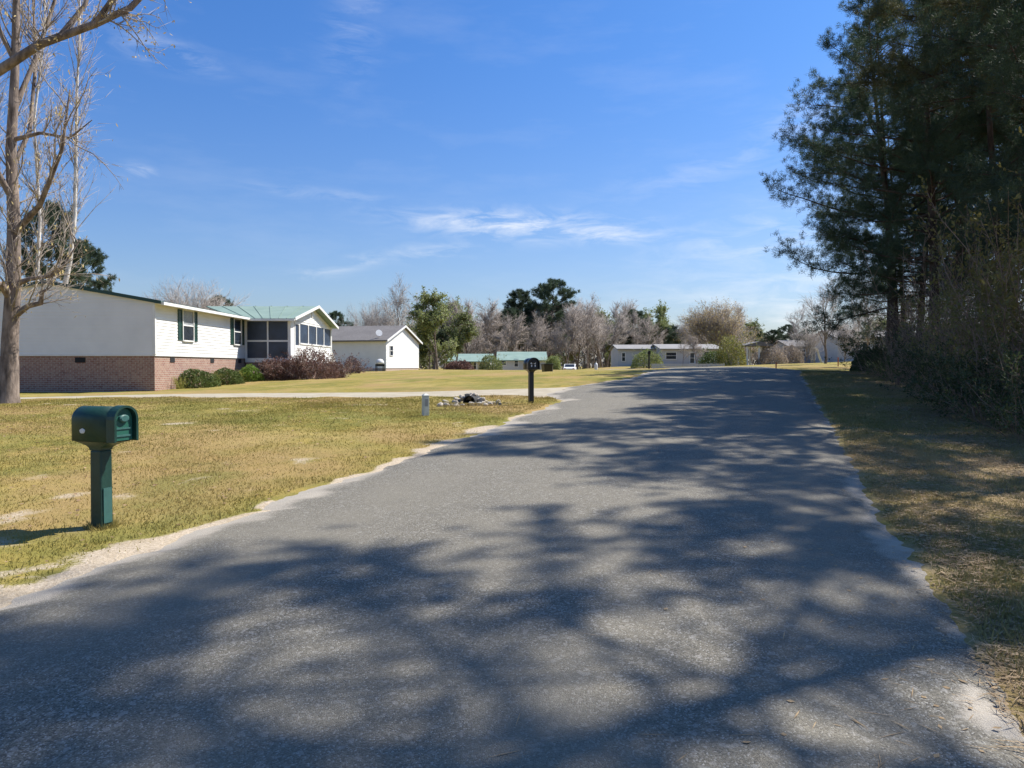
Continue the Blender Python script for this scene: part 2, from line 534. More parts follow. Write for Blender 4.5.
M = dict(
    ground=ground_mat(), asphalt=asphalt_mat(),
    concrete=plain('driveway_concrete', (.42, .37, .28), (.32, .275, .20), 2.5, .9, .3, .2, 30),
    siding=siding_mat('vinyl_siding', (.79, .775, .74)),
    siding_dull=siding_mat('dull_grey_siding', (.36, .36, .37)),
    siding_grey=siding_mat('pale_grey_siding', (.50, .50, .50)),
    trim=plain('white_trim', (.78, .77, .74), (.66, .65, .62), 2, .5),
    brick=brick_mat('red_brick', (.25, .100, .066), (.33, .175, .120), (.37, .32, .28)),
    brick_tan=brick_mat('tan_brick', (.38, .24, .18), (.45, .32, .25), (.5, .45, .4)),
    roof_green=plain('green_metal_roof', (.235, .315, .26), (.19, .26, .215), 1.2, .6, 0, .25),
    roof_pale=plain('pale_green_metal_roof', (.24, .32, .27), (.18, .26, .22), .8, .65, 0, .2),
    shingle=shingle_mat('grey_shingle', (.115, .105, .10), (.20, .185, .175)),
    shingle_pale=shingle_mat('pale_grey_shingle', (.21, .20, .19), (.31, .295, .28)),
    shutter=plain('dark_green_shutter', (.010, .045, .034), (.014, .055, .042), 3, .5),
    glass=glass_mat('window_glass'), screen=glass_mat('porch_screen', (.026, .046, .085), .5),
    blind=plain('window_blind', (.42, .44, .45), (.30, .32, .34), 3, .7),
    dark=plain('dark_opening', (.012, .012, .013), None, 3, .8),
    box_green=plain('green_plastic', (.006, .033, .024), (.014, .052, .040), 7, .42, .12, .45, 40),
    box_door=plain('pale_green_plastic', (.022, .115, .080), (.018, .095, .066), 5, .4, .05, .5, 60),
    box_black=plain('black_plastic', (.010, .010, .012), (.016, .016, .018), 5, .3, .05),
    white_mark=plain('white_marking', (.72, .72, .70), None, 5, .5),
    strip=plain('sunlit_strip_and_handle', (.045, .13, .115), (.035, .10, .09), 20, .45),  # painted sunlight on the post face; also colours the door handle
    post_white=plain('weathered_white_post', (.62, .62, .57), (.44, .45, .41), 9, .7),
    rock=plain('pale_rock', (.62, .56, .47), (.36, .31, .25), 9, .95, .7, .2, 22),
    pipe=plain('dark_pipe', (.02, .02, .02), None, 5, .8),
    pine_bark=bark_mat('pine_bark', (.040, .030, .024), (.115, .082, .062)),
    grey_bark=bark_mat('grey_bark', (.105, .082, .068), (.30, .24, .20)),
    white_bark=bark_mat('white_bark', (.34, .31, .28), (.66, .62, .57), 5),
    pale_twig=bark_mat('pale_twig_bark', (.20, .165, .135), (.40, .34, .285), 4),
    twig=bark_mat('twig_bark', (.22, .195, .175), (.42, .375, .34), 3),  # lightened to put distance haze into the twig colour
    twig_warm=bark_mat('warm_twig_bark', (.215, .188, .168), (.40, .345, .305), 3),  # lightened and greyed in place of haze over the far crowns
    vine=bark_mat('vine_bark', (.14, .095, .066), (.38, .27, .195), 3),
    needles=leafmat('pine_needles', (.028, .060, .040), (.064, .094, .048), .28, .9),
    needles_brown=leafmat('mixed_pine_needles', (.062, .080, .034), (.13, .125, .05), .3, .9),
    needles_far=leafmat('far_pine_needles', (.045, .072, .046), (.08, .11, .06), .2, .5),
    leaf_hedge=leafmat('hedge_leaves', (.055, .085, .024), (.115, .15, .04), .25, 2.),
    leaf_bright=leafmat('bright_leaves', (.11, .19, .032), (.17, .25, .05), .3, 2.),
    leaf_red=leafmat('reddish_leaves', (.11, .055, .052), (.20, .10, .085), .25, 2., .6, (.24, .17, .12)),
    leaf_dark=leafmat('dark_evergreen_leaves', (.045, .064, .026), (.090, .11, .040), .3, 2.),
    leaf_brown=leafmat('dead_brown_leaves', (.24, .155, .095), (.42, .28, .17), .35, 2.),
    leaf_haze=leafmat('hazed_tan_leaves', (.22, .178, .145), (.33, .275, .22), .25, .8),  # greyed tan, distance haze mixed into the leaf colour
    leaf_olive=leafmat('olive_leaves', (.115, .115, .036), (.23, .20, .065), .3, 1.5),
    leaf_yellow=leafmat('yellow_green_leaves', (.20, .22, .055), (.30, .28, .075), .3, 1.),
    leaf_spring=leafmat('spring_leaves', (.15, .19, .065), (.25, .275, .10), .3, .6),
    leaf_bud=leafmat('reddish_buds', (.38, .265, .12), (.48, .38, .16), .3, .6),
    grass=leafmat('grass_blades', (.175, .165, .036), (.33, .255, .062), .3, 1.2, .8, (.40, .32, .11), ((.33, .235, .09), (.155, .165, .036))),
    grass_shade=leafmat('verge_grass_blades', (.16, .155, .045), (.31, .245, .095), .3, 1.2, .8, (.40, .32, .16), ((.35, .26, .13), (.16, .17, .045))),
    straw=leafmat('pine_straw', (.19, .13, .07), (.38, .27, .15), .1, 2., .8),
    orange=plain('orange_stake', (.50, .14, .06), None, 5, .6),
    dish=plain('dish_white', (.75, .75, .74), None, 4, .4),
    metal=plain('grey_metal', (.32, .32, .32), (.22, .22, .22), 4, .45, 0, .5, None, .4),
    tyre=plain('tyre_rubber', (.02, .02, .02), None, 4, .8),
)

# ------------------------------------------------------------------ ground
def axis(a, b, step, lo, hi, grow):
    xs = list(np.arange(a, b + 1e-6, step)); s = step
    x = xs[-1]
    while x < hi:
        s *= grow; x += s; xs.append(x)
    s = step; x = xs[0]; pre = []
    while x > lo:
        s *= grow; x -= s; pre.append(x)
    return np.array(pre[::-1] + xs)


xs = axis(-12, 10, .11, -3000, 3000, 1.09)
ys = axis(2.5, 23, .11, -600, 4000, 1.07)
GX, GY = np.meshgrid(xs, ys)
GZ = gz(GX, GY)
inside = np.minimum(GX - road_left(GY) - edge_wob(GY, 3), road_right(GY) + edge_wob(GY, 8) - GX)
near = (np.abs(GX) < 70) & (GY < 110) & (GY > -30)
dip = sstep(.0, .22, inside) * ((GY < 78) & (GY > -26))
GZ = GZ - .05 * dip
ddr = drive_half(GX) - np.abs(GY - drive_mid(GX))
GZ = GZ - .05 * sstep(.15, .45, ddr) * ((GX < road_left(GY)) & (GX > -19.5))
swale = np.exp(-((GY - 17.0) / .9) ** 2) * np.exp(-((GX + 1.3) / 1.9) ** 2)
GZ = GZ - .10 * swale
bumps = (fbm(GX * 1.3, GY * 1.3, 41, 4) - .5) * .05 * near * (1 - sstep(-.05, .05, inside))
GZ = GZ + bumps
SAND = sand_mask(GX, GY) * (inside < .8) * near
dR = GX - road_right(GY)
LIT = sstep(-.7, -.1, dR) * (.42 + .58 * sstep(1.6, 3.4, dR + .9 + (fbm(GX * .6, GY * .6, 77, 4) - .5) * 3.2)) * sstep(40, 30, GY)
LIT = np.maximum(LIT, sstep(.6, .0, np.abs(dR - .3)) * sstep(8.5, 5.5, GY) * .8)
LIT = LIT * near
nY, nX = GX.shape
idx = np.arange(nX * nY).reshape(nY, nX)
quads = np.stack([idx[:-1, :-1], idx[:-1, 1:], idx[1:, 1:], idx[1:, :-1]], -1).reshape(-1, 4)
me = mesh_np('ground', np.stack([GX, GY, GZ], -1).reshape(-1, 3), [quads], M['ground'], True,
             {'sand': SAND.ravel(), 'litter': LIT.ravel()})
tag(link('ground', me), 'yellowed lawn and sandy soil on both sides of the road', 'ground', kind='structure')

# ------------------------------------------------------------------ road and driveway
yy = np.concatenate([np.arange(-25, 1, .5), np.arange(1, 12, .04), np.arange(12, 26, .1), np.arange(26, 76, .35)])
nt_ = 64
tt = np.linspace(0, 1, nt_)
TY, TT = np.meshgrid(yy, tt, indexing='ij')
lft = road_left(TY) + edge_wob(TY, 3); rgt = road_right(TY) + edge_wob(TY, 8)
RX = lft + (rgt - lft) * TT
e = np.minimum(RX - lft, rgt - RX)
RZ = gz(RX, TY) + .028 * sstep(0, .28, e) - .014 + .03 * (1 - (2 * TT - 1) ** 2)
pa = fbm(RX * 1.1, TY * 1.1, 61, 4); pb = fbm(RX * 4, TY * 4, 62, 3)
rs = np.where(TT < .5, sstep(.55, .0, e + (pa - .5) * 1.1 + (pb - .5) * .4) * .8, sstep(.26, .0, e + (pa - .5) * .6 + (pb - .5) * .3) * .6)
spot = np.zeros_like(RX)
for (sx, sy, sr) in ((3.15, 5.55, .42), (3.2, 4.75, .3), (2.75, 3.85, .45), (2.05, 3.25, .3)):
    spot = np.maximum(spot, sstep(sr, sr * .25, np.hypot((RX - sx), (TY - sy) * .8) + (pb - .5) * .4))
rs = np.maximum(rs, spot * .95)
rs = np.maximum(rs, sstep(.66, .78, pa) * .3)
wear = .45 * sum(np.exp(-((RX - lft - d_ + (pb - .5) * .5) / .42) ** 2) for d_ in (1.15, 2.55, 3.75, 5.0))
idx = np.arange(RX.size).reshape(RX.shape)
quads = np.stack([idx[:-1, :-1], idx[:-1, 1:], idx[1:, 1:], idx[1:, :-1]], -1).reshape(-1, 4)
me = mesh_np('road', np.stack([RX, TY, RZ], -1).reshape(-1, 3), [quads], M['asphalt'], True, {'sand': rs.ravel(), 'wear': wear.ravel()})
tag(link('road', me), 'worn grey asphalt road climbing gently away, dappled with pine shade', 'road', kind='structure')

xx = np.arange(-20, 2.6, .12)
tt = np.linspace(-1, 1, 16)
DX, DT = np.meshgrid(xx, tt, indexing='ij')
DY = drive_mid(DX) + drive_half(DX) * (DT + (fbm(DX * 2, DT * 0 + 1, 55, 3) - .5) * .12 * np.abs(DT))
DE = 1 - np.abs(DT)
DZ = gz(DX, DY) + .022 * sstep(0, .2, DE) - .012 - .02 * sstep(1.2, 2.2, DX)
keep = DX < road_left(DY) + .35
idx = np.arange(DX.size).reshape(DX.shape)
quads = np.stack([idx[:-1, :-1], idx[:-1, 1:], idx[1:, 1:], idx[1:, :-1]], -1).reshape(-1, 4)
quads = quads[keep.ravel()[quads].all(1)]
me = mesh_np('driveway', np.stack([DX, DY, DZ], -1).reshape(-1, 3), [quads], M['concrete'], True)
tag(link('driveway', me), 'pale concrete driveway crossing the left lawn to the road', 'driveway', kind='structure')


# ------------------------------------------------------------------ grass blades and litter (stuff)
def blades(n, xr, yr, accept, hmin, hmax, seed, w=.006, lean=.9, power=1.0, rel=False):
    rng = np.random.default_rng(seed)
    x = rng.uniform(*xr, n); y = yr[0] + (yr[1] - yr[0]) * rng.random(n) ** power
    if rel: x = road_right(y) + edge_wob(y, 8) + x
    k = rng.random(n) < accept(x, y)
    x, y = x[k], y[k]; n = len(x)
    z = gz(x, y) + (fbm(x * 1.3, y * 1.3, 41, 4) - .5) * .05 - .004
    h = rng.uniform(hmin, hmax, n) * (.35 + 1.3 * fbm(x * 1.5, y * 1.5, 91, 4)) * np.where(rng.random(n) < .04, 2.2, 1)
    sc = 1 + np.clip(y - 6, 0, 20) * .05
    a = rng.uniform(0, 2 * PI, n); ww = w * rng.uniform(.6, 1.3, n) * sc
    ln = rng.uniform(.15, lean, n) * h; b = rng.uniform(0, 2 * PI, n)
    dx, dy = np.cos(a) * ww, np.sin(a) * ww
    V = np.stack([np.stack([x - dx, y - dy, z], 1), np.stack([x + dx, y + dy, z], 1),
                  np.stack([x + np.cos(b) * ln, y + np.sin(b) * ln, z + h], 1)], 1).reshape(-1, 3)
    return V, np.arange(n * 3).reshape(-1, 3)


def acc_left(x, y):
    s = sand_mask(x, y)
    off = (x < road_left(y) + edge_wob(y, 3) - .06)
    dv = np.abs(y - drive_mid(x)) > drive_half(x) + .05
    n = fbm(x * .8, y * .8, 23, 4)
    return off * dv * np.clip(1.1 - 1.35 * s, 0.10, 1) * np.clip(.35 + 1.3 * (n - .3), .15, 1) * (np.abs(x) < y * .75 + 1.5)


V, F = blades(620000, (-13, 1), (3.6, 20), acc_left, .009, .030, 5, w=.005, power=1.5)
mx_, my_, _ = at(102, 527, 6.2)
Vt, Ft = blades(1500, (mx_ - .2, mx_ + .2), (my_ - .2, my_ + .2), lambda x, y: (np.hypot(x - mx_, y - my_) < .13) * 1.0, .015, .060, 15, w=.004)
V, F = np.concatenate([V, Vt]), np.concatenate([F, Ft + len(V)])
tag(link('lawn_grass', mesh_np('lawn_grass', V, [F], M['grass'])), 'short half dormant yellow grass on the left lawn', 'grass', kind='stuff')


def lawn_leaves(n, seed):
    rng = np.random.default_rng(seed)
    x = rng.uniform(-13, 0, n); y = rng.uniform(4, 19, n)
    k = (x < road_left(y) - .1) & (np.abs(y - drive_mid(x)) > 1.4) & (rng.random(n) < np.clip(2.5 * (fbm(x * .6, y * .6, 63, 3) - .3), .05, 1)) & (np.abs(x) < y * .75 + 1)
    x, y = x[k], y[k]; n = len(x)
    z = gz(x, y) + (fbm(x * 1.3, y * 1.3, 41, 4) - .5) * .05 + rng.uniform(.012, .026, n)
    a = rng.uniform(0, 2 * PI, n); ln = rng.uniform(.02, .055, n)
    D = np.stack([np.cos(a), np.sin(a), rng.uniform(-.2, .2, n)], 1)
    Nn = np.stack([rng.normal(0, .4, n), rng.normal(0, .4, n), np.ones(n)], 1)
    return cards(np.stack([x, y, z], 1), D, Nn, ln, ln * rng.uniform(.4, .8, n))


V, F = lawn_leaves(5200, 12)
tag(link('fallen_leaves', mesh_np('fallen_leaves', V, [F], M['leaf_brown'])), 'scattered dry brown leaves on the left lawn', 'leaves', kind='stuff')


def acc_right(x, y):
    d = x - road_right(y)
    n = fbm(x * .9, y * .9, 29, 4)
    return (d - edge_wob(y, 8) > .02) * np.clip(1.0 - 1.2 * sand_mask(x, y), .15, 1) * np.clip(2.2 * (n - .26) + .35 * (d < 1.0), .14, 1) * (x < y * .8 + 1.2)


V, F = blades(430000, (0, 4.2), (2.6, 28), acc_right, .010, .034, 6, power=1.5, rel=True)
tag(link('verge_grass', mesh_np('verge_grass', V, [F], M['grass_shade'])), 'thin grass on the shaded verge right of the road', 'grass', kind='stuff')


def litter(n, seed):
    rng = np.random.default_rng(seed)
    y = 2.4 + 26 * rng.random(n) ** 1.7
    d = rng.normal(1.7, 1.5, n); x = road_right(y) + d
    edge = np.clip(1 - np.abs(d - .3) / .9, 0, 1) * (y < 12)
    onroad = (d < -.02) & (d > -3.2) & (rng.random(n) < .05 * np.exp(d * .9) + .0015)
    k = onroad | (d > -.05) & (d < 6) & (rng.random(n) < np.maximum(edge, np.clip((d - .6) / 2.2, .16, 1)) * (fbm(x * 1.5, y * 1.5, 33, 3) * 1.7 - .25))
    x, y, d = x[k], y[k], d[k]; n = len(x)
    z = gz(x, y) + np.where(d < 0, .016 + .03 * (1 - (2 * np.clip(1 + d / 5.74, 0, 1) - 1) ** 2), (fbm(x * 1.3, y * 1.3, 41, 4) - .5) * .05) + rng.uniform(.004, .022, n) * np.where(d < 0, .15, 1)
    a = rng.uniform(0, 2 * PI, n)
    ln = rng.uniform(.05, .17, n); w = rng.uniform(.003, .007, n)
    lf = rng.random(n) < .18
    ln[lf] = rng.uniform(.025, .055, lf.sum()); w[lf] = rng.uniform(.012, .03, lf.sum())
    D = np.stack([np.cos(a), np.sin(a), rng.uniform(-.05, .12, n) * np.where(d < 0, .1, 1)], 1)
    Nn = np.stack([rng.normal(0, .3, n) * np.where(d < 0, .2, 1), rng.normal(0, .3, n) * np.where(d < 0, .2, 1), np.ones(n)], 1)
    return cards(np.stack([x, y, z], 1), D, Nn, ln, w)


V, F = litter(260000, 8)
tag(link('pine_straw_litter', mesh_np('pine_straw_litter', V, [F], M['straw'])), 'brown pine straw and dead leaves along the right verge', 'leaf litter', kind='stuff')


# ------------------------------------------------------------------ trees
def walk(rng, p, d, length, n, wander, up=0.0):
    pts = [np.array(p, float)]; d = np.array(d, float); d /= np.linalg.norm(d)
    st = length / n
    for i in range(n):
        d = d + rng.normal(0, wander, 3) + np.array([0, 0, up])
        d /= np.linalg.norm(d)
        pts.append(pts[-1] + d * st)
    return np.array(pts)


def sample(path, t):
    f = np.clip(t, 0, .9999) * (len(path) - 1); i = int(f); k = f - i
    return path[i] * (1 - k) + path[i + 1] * k, path[i + 1] - path[i]


def sidedir(rng, tan, ang):
    tan = tan / (np.linalg.norm(tan) + 1e-9)
    r = rng.normal(size=3); r -= tan * (r @ tan); r /= np.linalg.norm(r) + 1e-9
    return tan * math.cos(ang) + r * math.sin(ang)


def pine_meshes(seed, H, base, Rad, trunk_r, tufts_per=20, needle=(.11, .21), nw=.015, nper=34, dead=8, bare_side=0):
    rng = np.random.default_rng(seed)
    tr = walk(rng, (0, 0, -.3), (rng.normal(0, .02), rng.normal(0, .02), 1), H + .3, 14, .018, .02)
    tr_r = trunk_r * (1 - .9 * np.linspace(0, 1, 15) ** 1.15); tr_r[0] *= 1.25
    paths = [(tr, tr_r)]; thin = []
    tC, tD = [], []
    nb = int(H * 3.1)
    for k in range(nb):
        t = base + (1 - base) * ((k + rng.random()) / nb)
        p, tan = sample(tr, t)
        u = (t - base) / (1 - base)
        prof = (.45 + .75 * math.sin(min(1, u * 1.5 + .12) * PI * .62)) * (1 - u ** 2.2) + .08
        ln = Rad * prof * rng.uniform(.72, 1.06)
        az = k * 2.399 + rng.normal(0, .35)
        d = np.array([math.cos(az), math.sin(az), -.06 + .62 * u + rng.normal(0, .14)])
        br = walk(rng, p, d, ln, 6, .10, .035)
        r0 = max(.010, .0105 * ln + .006)
        paths.append((br, np.linspace(r0, .006, 7)))
        m = max(3, int(tufts_per * (.35 + ln / Rad)))
        for q in range(m):
            s = .34 + .66 * ((q + rng.random()) / m) ** .75
            bp, bt = sample(br, s)
            sd = sidedir(rng, bt, rng.uniform(.5, 1.2)) + np.array([0, 0, .22])
            sl = rng.uniform(.35, 1.0) * (1.1 - .25 * s) * min(1.2, ln / 2.4)
            tw = walk(rng, bp, sd, sl, 2, .16, .05)
            thin.append((tw[0], tw[-1]))
            for e_ in range(3 if sl < .5 else 4):
                c = tw[-1] * (1 - .26 * e_) + tw[0] * .26 * e_ + rng.normal(0, .09, 3)
                tC.append(c); tD.append(tw[-1] - tw[0] + np.array([0, 0, .12]))
        tC.append(br[-1]); tD.append(br[-1] - br[-2])
    for k in range(dead):                                     # dead lower limbs
        t = rng.uniform(.10, base + .1); p, tan = sample(tr, t)
        az = rng.uniform(0, 2 * PI)
        br = walk(rng, p, (math.cos(az), math.sin(az), rng.uniform(-.2, .3)), rng.uniform(.6, 2.4), 4, .16, 0)
        paths.append((br, np.linspace(.016, .004, 5)))
        for q in range(5):
            bp, bt = sample(br, rng.uniform(.3, 1)); thin.append((bp, bp + sidedir(rng, bt, .8) * rng.uniform(.2, .6)))
    V1, F1 = tubes(paths[:1], 10); V2, F2 = tubes(paths[1:], 5)
    thin = np.array(thin); V3, F3 = spikes(thin[:, 0], thin[:, 1], .006, rng)
    VT, FT = cat_meshes([(V1, F1), (V2, F2), (V3, F3)])
    tC = np.array(tC); tD = np.array(tD); tD /= np.linalg.norm(tD, axis=1)[:, None] + 1e-9
    n = len(tC)
    C = np.repeat(tC, nper, 0); D = np.repeat(tD, nper, 0) * .55 + rng.normal(0, .62, (n * nper, 3))
    D /= np.linalg.norm(D, axis=1)[:, None]
    Ln = rng.uniform(*needle, n * nper)
    C = C + rng.normal(0, .055, (n * nper, 3))
    S = np.cross(D, rng.normal(size=D.shape)); S /= np.linalg.norm(S, axis=1)[:, None]
    V = np.stack([C - S * nw * .5, C + S * nw * .5, C + D * Ln[:, None]], 1).reshape(-1, 3)
    return (VT, FT), (V, [np.arange(len(V)).reshape(-1, 3)])


def make_tree(name, trunk, crown, tm, cm, loc, label, cat='tree', group=None, smooth=True):
    r = empty(name, loc, 0, label, cat, group)
    link('trunk', mesh_np('trunk', trunk[0], trunk[1], tm, smooth), r)
    if crown is not None:
        link('crown', mesh_np('crown', crown[0], crown[1], cm), r)
    return r


def place(proto, used, x, y, rz, s, label, group, dz=0, sz=None):
    """first call moves the prototype, later calls copy it with its parts"""
    o = proto if not used.get(proto.name) else copy_tree(proto)
    used[proto.name] = True
    o.location = (x, y, g(x, y) + dz); o.rotation_euler = (0, 0, rz)
    o.scale = (s, s, sz or s)
    o['label'] = label
    if group: o['group'] = group
    return o


USED = {}
PINES = []
for i, (H, b, Rd, tr, cm) in enumerate([(16.5, .20, 4.6, .20, 'needles'), (18, .24, 4.2, .19, 'needles'), (15, .17, 4.6, .17, 'needles'),
                                        (17, .55, 3.6, .15, 'needles_brown'), (14, .45, 3.4, .12, 'needles'), (20, .62, 4.2, .19, 'needles_brown')]):
    t_, c_ = pine_meshes(100 + i, H, b, Rd, tr, 19, nper=33)
    PINES.append(make_tree('pine_tree', t_, c_, M['pine_bark'], M[cm], (0, 0, 0), '', 'tree'))

GROVE = 'pines of the grove right of the road'
DEEP = 'dark pine deep inside the crowded grove right of the road'
pines = [  # Y, offset from the road's right edge, variant, turn, scale, label
    (26.5, 4.7, 0, .3, .95, 'large dark trunked pine in the middle of the grove edge'),
    (31.0, 4.0, 2, 0.6, 1.06, 'broad low branched pine whose boughs reach farthest left'),
    (36.0, 4.6, 1, 4.0, .95, 'tall pine at the far end of the grove with sky below its lower boughs'),
    (28.4, 5.8, 0, 3.9, .93, 'pine just left of the large dark trunked one'),
    (33.4, 5.4, 2, 4.4, .95, 'low branched pine between the broad one and the tall far one'),
    (41.0, 6.2, 2, 1.0, .9, 'last and farthest pine of the grove beside the sunny lawn'),
    (23.6, 6.2, 3, 5.2, .92, 'slim straight pine just right of the large dark trunked one'),
    (18.6, 6.0, 3, .8, .80, 'slim pine with brownish needles above the tangled vines'),
    (14.9, 5.2, 1, 2.8, .86, 'pine nearest the right edge of the view'),
    (18.2, 10.0, 4, 1.7, .8, DEEP), (21.5, 8.6, 3, 3.3, 1.0, DEEP), (25.5, 8.2, 1, .2, 1.0, DEEP), (30.5, 8.8, 0, 1.3, 1.0, DEEP),
    (36.5, 9.4, 4, 2.0, 1.0, DEEP),
    (34.5, 13.0, 1, 5.9, 1.0, DEEP), (16.6, 12.4, 3, .9, .95, DEEP),
    (10.3, 7.0, 3, 4.0, .78, 'pine just past the right edge of the view'),
    (7.3, 6.2, 5, 2.0, .86, 'pine standing beside the camera on the right'),
]
for (Y, off, v, rz, s, lab) in pines:
    x = float(road_right(min(Y, 30)) + .347 * max(0, Y - 30)) + off
    place(PINES[v], USED, x, Y, rz, s, lab, GROVE)


def shrub_meshes(seed, rad, h, stems, leaves, leaf=.06, arch=.8, lw=.5, shell=.0, twigs=10):
    rng = np.random.default_rng(seed)
    paths, T0, T1, LC, LD = [], [], [], [], []
    for k in range(stems):
        az = rng.uniform(0, 2 * PI); r = rad * math.sqrt(rng.random()) * .45
        p = (math.cos(az) * r, math.sin(az) * r, -.08)
        ln = h * rng.uniform(.65, 1.15)
        d = np.array([math.cos(az) * arch * rng.random(), math.sin(az) * arch * rng.random(), 1])
        br = walk(rng, p, d, ln, 6, .14, -.02)
        paths.append((br, np.linspace(.011, .003, 7)))
        for q in range(twigs):
            bp, bt = sample(br, rng.uniform(.2, 1)); e_ = bp + sidedir(rng, bt, rng.uniform(.4, 1.1)) * rng.uniform(.15, .4) * h * .4
            T0.append(bp); T1.append(e_)
    T0 = np.array(T0); T1 = np.array(T1)
    V1, F1 = tubes(paths, 4); V2, F2 = spikes(T0, T1, .004, rng)
    stems_ = cat_meshes([(V1, F1), (V2, F2)])
    if leaves:
        i = rng.integers(0, len(T0), leaves); t = rng.random((leaves, 1)) ** .7
        C = T0[i] * (1 - t) + T1[i] * t + rng.normal(0, .03, (leaves, 3))
        D = (T1 - T0)[i]; D /= np.linalg.norm(D, axis=1)[:, None] + 1e-9
        D = D + rng.normal(0, .7, D.shape); Nn = rng.normal(0, .6, D.shape) + np.array([0, 0, .8])
        L_ = rng.uniform(.6, 1.3, leaves) * leaf
        return stems_, cards(C, D, Nn, L_, L_ * lw)
    return stems_, None


def dome_meshes(seed, rx, ry, h, leaves, leaf=.05, lw=.55):
    """a clipped, dense shrub: lumpy dome of leaves on short stems"""
    rng = np.random.default_rng(seed)
    d = rng.normal(size=(leaves, 3)); d[:, 2] = np.abs(d[:, 2]) * .9; d /= np.linalg.norm(d, axis=1)[:, None]
    lump = 1 + .22 * (fbm(d[:, 0] * 2.4 + 5, d[:, 1] * 2.4 + d[:, 2] * 2, seed, 3) - .5) * 2
    rr = lump * (1 - .35 * rng.random(leaves) ** 2.2)
    C = d * rr[:, None] * np.array([rx, ry, h]); C[:, 2] = np.maximum(C[:, 2], .02)
    D = d + rng.normal(0, .7, d.shape) + np.array([0, 0, .3]); Nn = d + rng.normal(0, .5, d.shape)
    L_ = rng.uniform(.6, 1.4, leaves) * leaf
    lv = cards(C, D, Nn, L_, L_ * lw)
    paths = []
    for k in range(9):
        az = rng.uniform(0, 2 * PI); e_ = np.array([math.cos(az) * rx * .6, math.sin(az) * ry * .6, h * .75])
        paths.append((np.array([[0, 0, -.1], e_ * .4 + np.array([0, 0, .05]), e_]), np.array([.02, .014, .005])))
    return tubes(paths, 5), lv


def make_shrub(name, sm, lv, smat, lmat, label, cat='shrub', lname='leaves'):
    r = empty(name, (0, 0, 0), 0, label, cat)
    link('stems', mesh_np('stems', sm[0], sm[1] if isinstance(sm[1], list) else [sm[1]], smat), r)
    if lv is not None:
        link(lname, mesh_np(lname, lv[0], lv[1] if isinstance(lv[1], list) else [lv[1]], lmat), r)
    return r


# understory of the grove
UNDER = []
s_, l_ = shrub_meshes(200, 1.0, 2.6, 26, 500, .06, .7, .5, twigs=16); UNDER.append(make_shrub('bare_shrub', s_, l_, M['vine'], M['leaf_brown'], '', 'shrub'))
s_, l_ = shrub_meshes(201, .9, 3.6, 22, 160, .06, .35, .5, twigs=22); UNDER.append(make_shrub('bare_shrub', s_, l_, M['vine'], M['leaf_brown'], '', 'shrub'))
s_, l_ = shrub_meshes(202, 1.0, 2.1, 22, 3600, .075, .9, .45, twigs=14); UNDER.append(make_shrub('evergreen_shrub', s_, l_, M['vine'], M['leaf_dark'], '', 'shrub'))
s_, l_ = shrub_meshes(203, 1.1, 1.3, 24, 1500, .06, 1.1, .5, twigs=12); UNDER.append(make_shrub('mixed_shrub', s_, l_, M['vine'], M['leaf_hedge'], '', 'shrub'))
s_, l_ = shrub_meshes(204, 1.1, 3.9, 24, 3400, .085, .55, .45, twigs=18); UNDER.append(make_shrub('evergreen_shrub', s_, l_, M['vine'], M['leaf_olive'], '', 'shrub'))
UL = ['tangled bare brown shrub among the grove trunks', 'tall thin bare shrub with brown twigs under the grove pines',
      'dark evergreen shrub among the grove trunks', 'low mixed green shrub at the foot of the grove', 'tall olive leaved shrub between the grove trunks']
rng = np.random.default_rng(17)
nun = 0
for row, (o0, o1, st) in enumerate([(2.6, 3.4, .95), (3.5, 5.0, 1.0), (5.2, 8.0, 1.25), (8.2, 12.5, 1.7)]):
    Y = 10.5 + row * .3
    while Y < 41:
        off = rng.uniform(o0, o1) + (1.2 if Y > 27 else 0) + (1.0 if Y > 33 else 0)
        x = 1.05 + .347 * Y + off
        v = rng.choice(5, p=([.24, .10, .24, .36, .06] if row == 0 else [.22, .22, .24, .08, .24]) if Y < 24 else [.10, .08, .42, .15, .25])
        s = rng.uniform(.75, 1.25) * (.75 if row == 0 else 1.0) * (1.1 if row > 1 else 1)
        place(UNDER[v], USED, x, Y, rng.uniform(0, 6.28), s, UL[v], 'undergrowth of the grove')
        nun += 1
        Y += st * rng.uniform(.7, 1.3) * (1 + max(0, Y - 18) * .02)


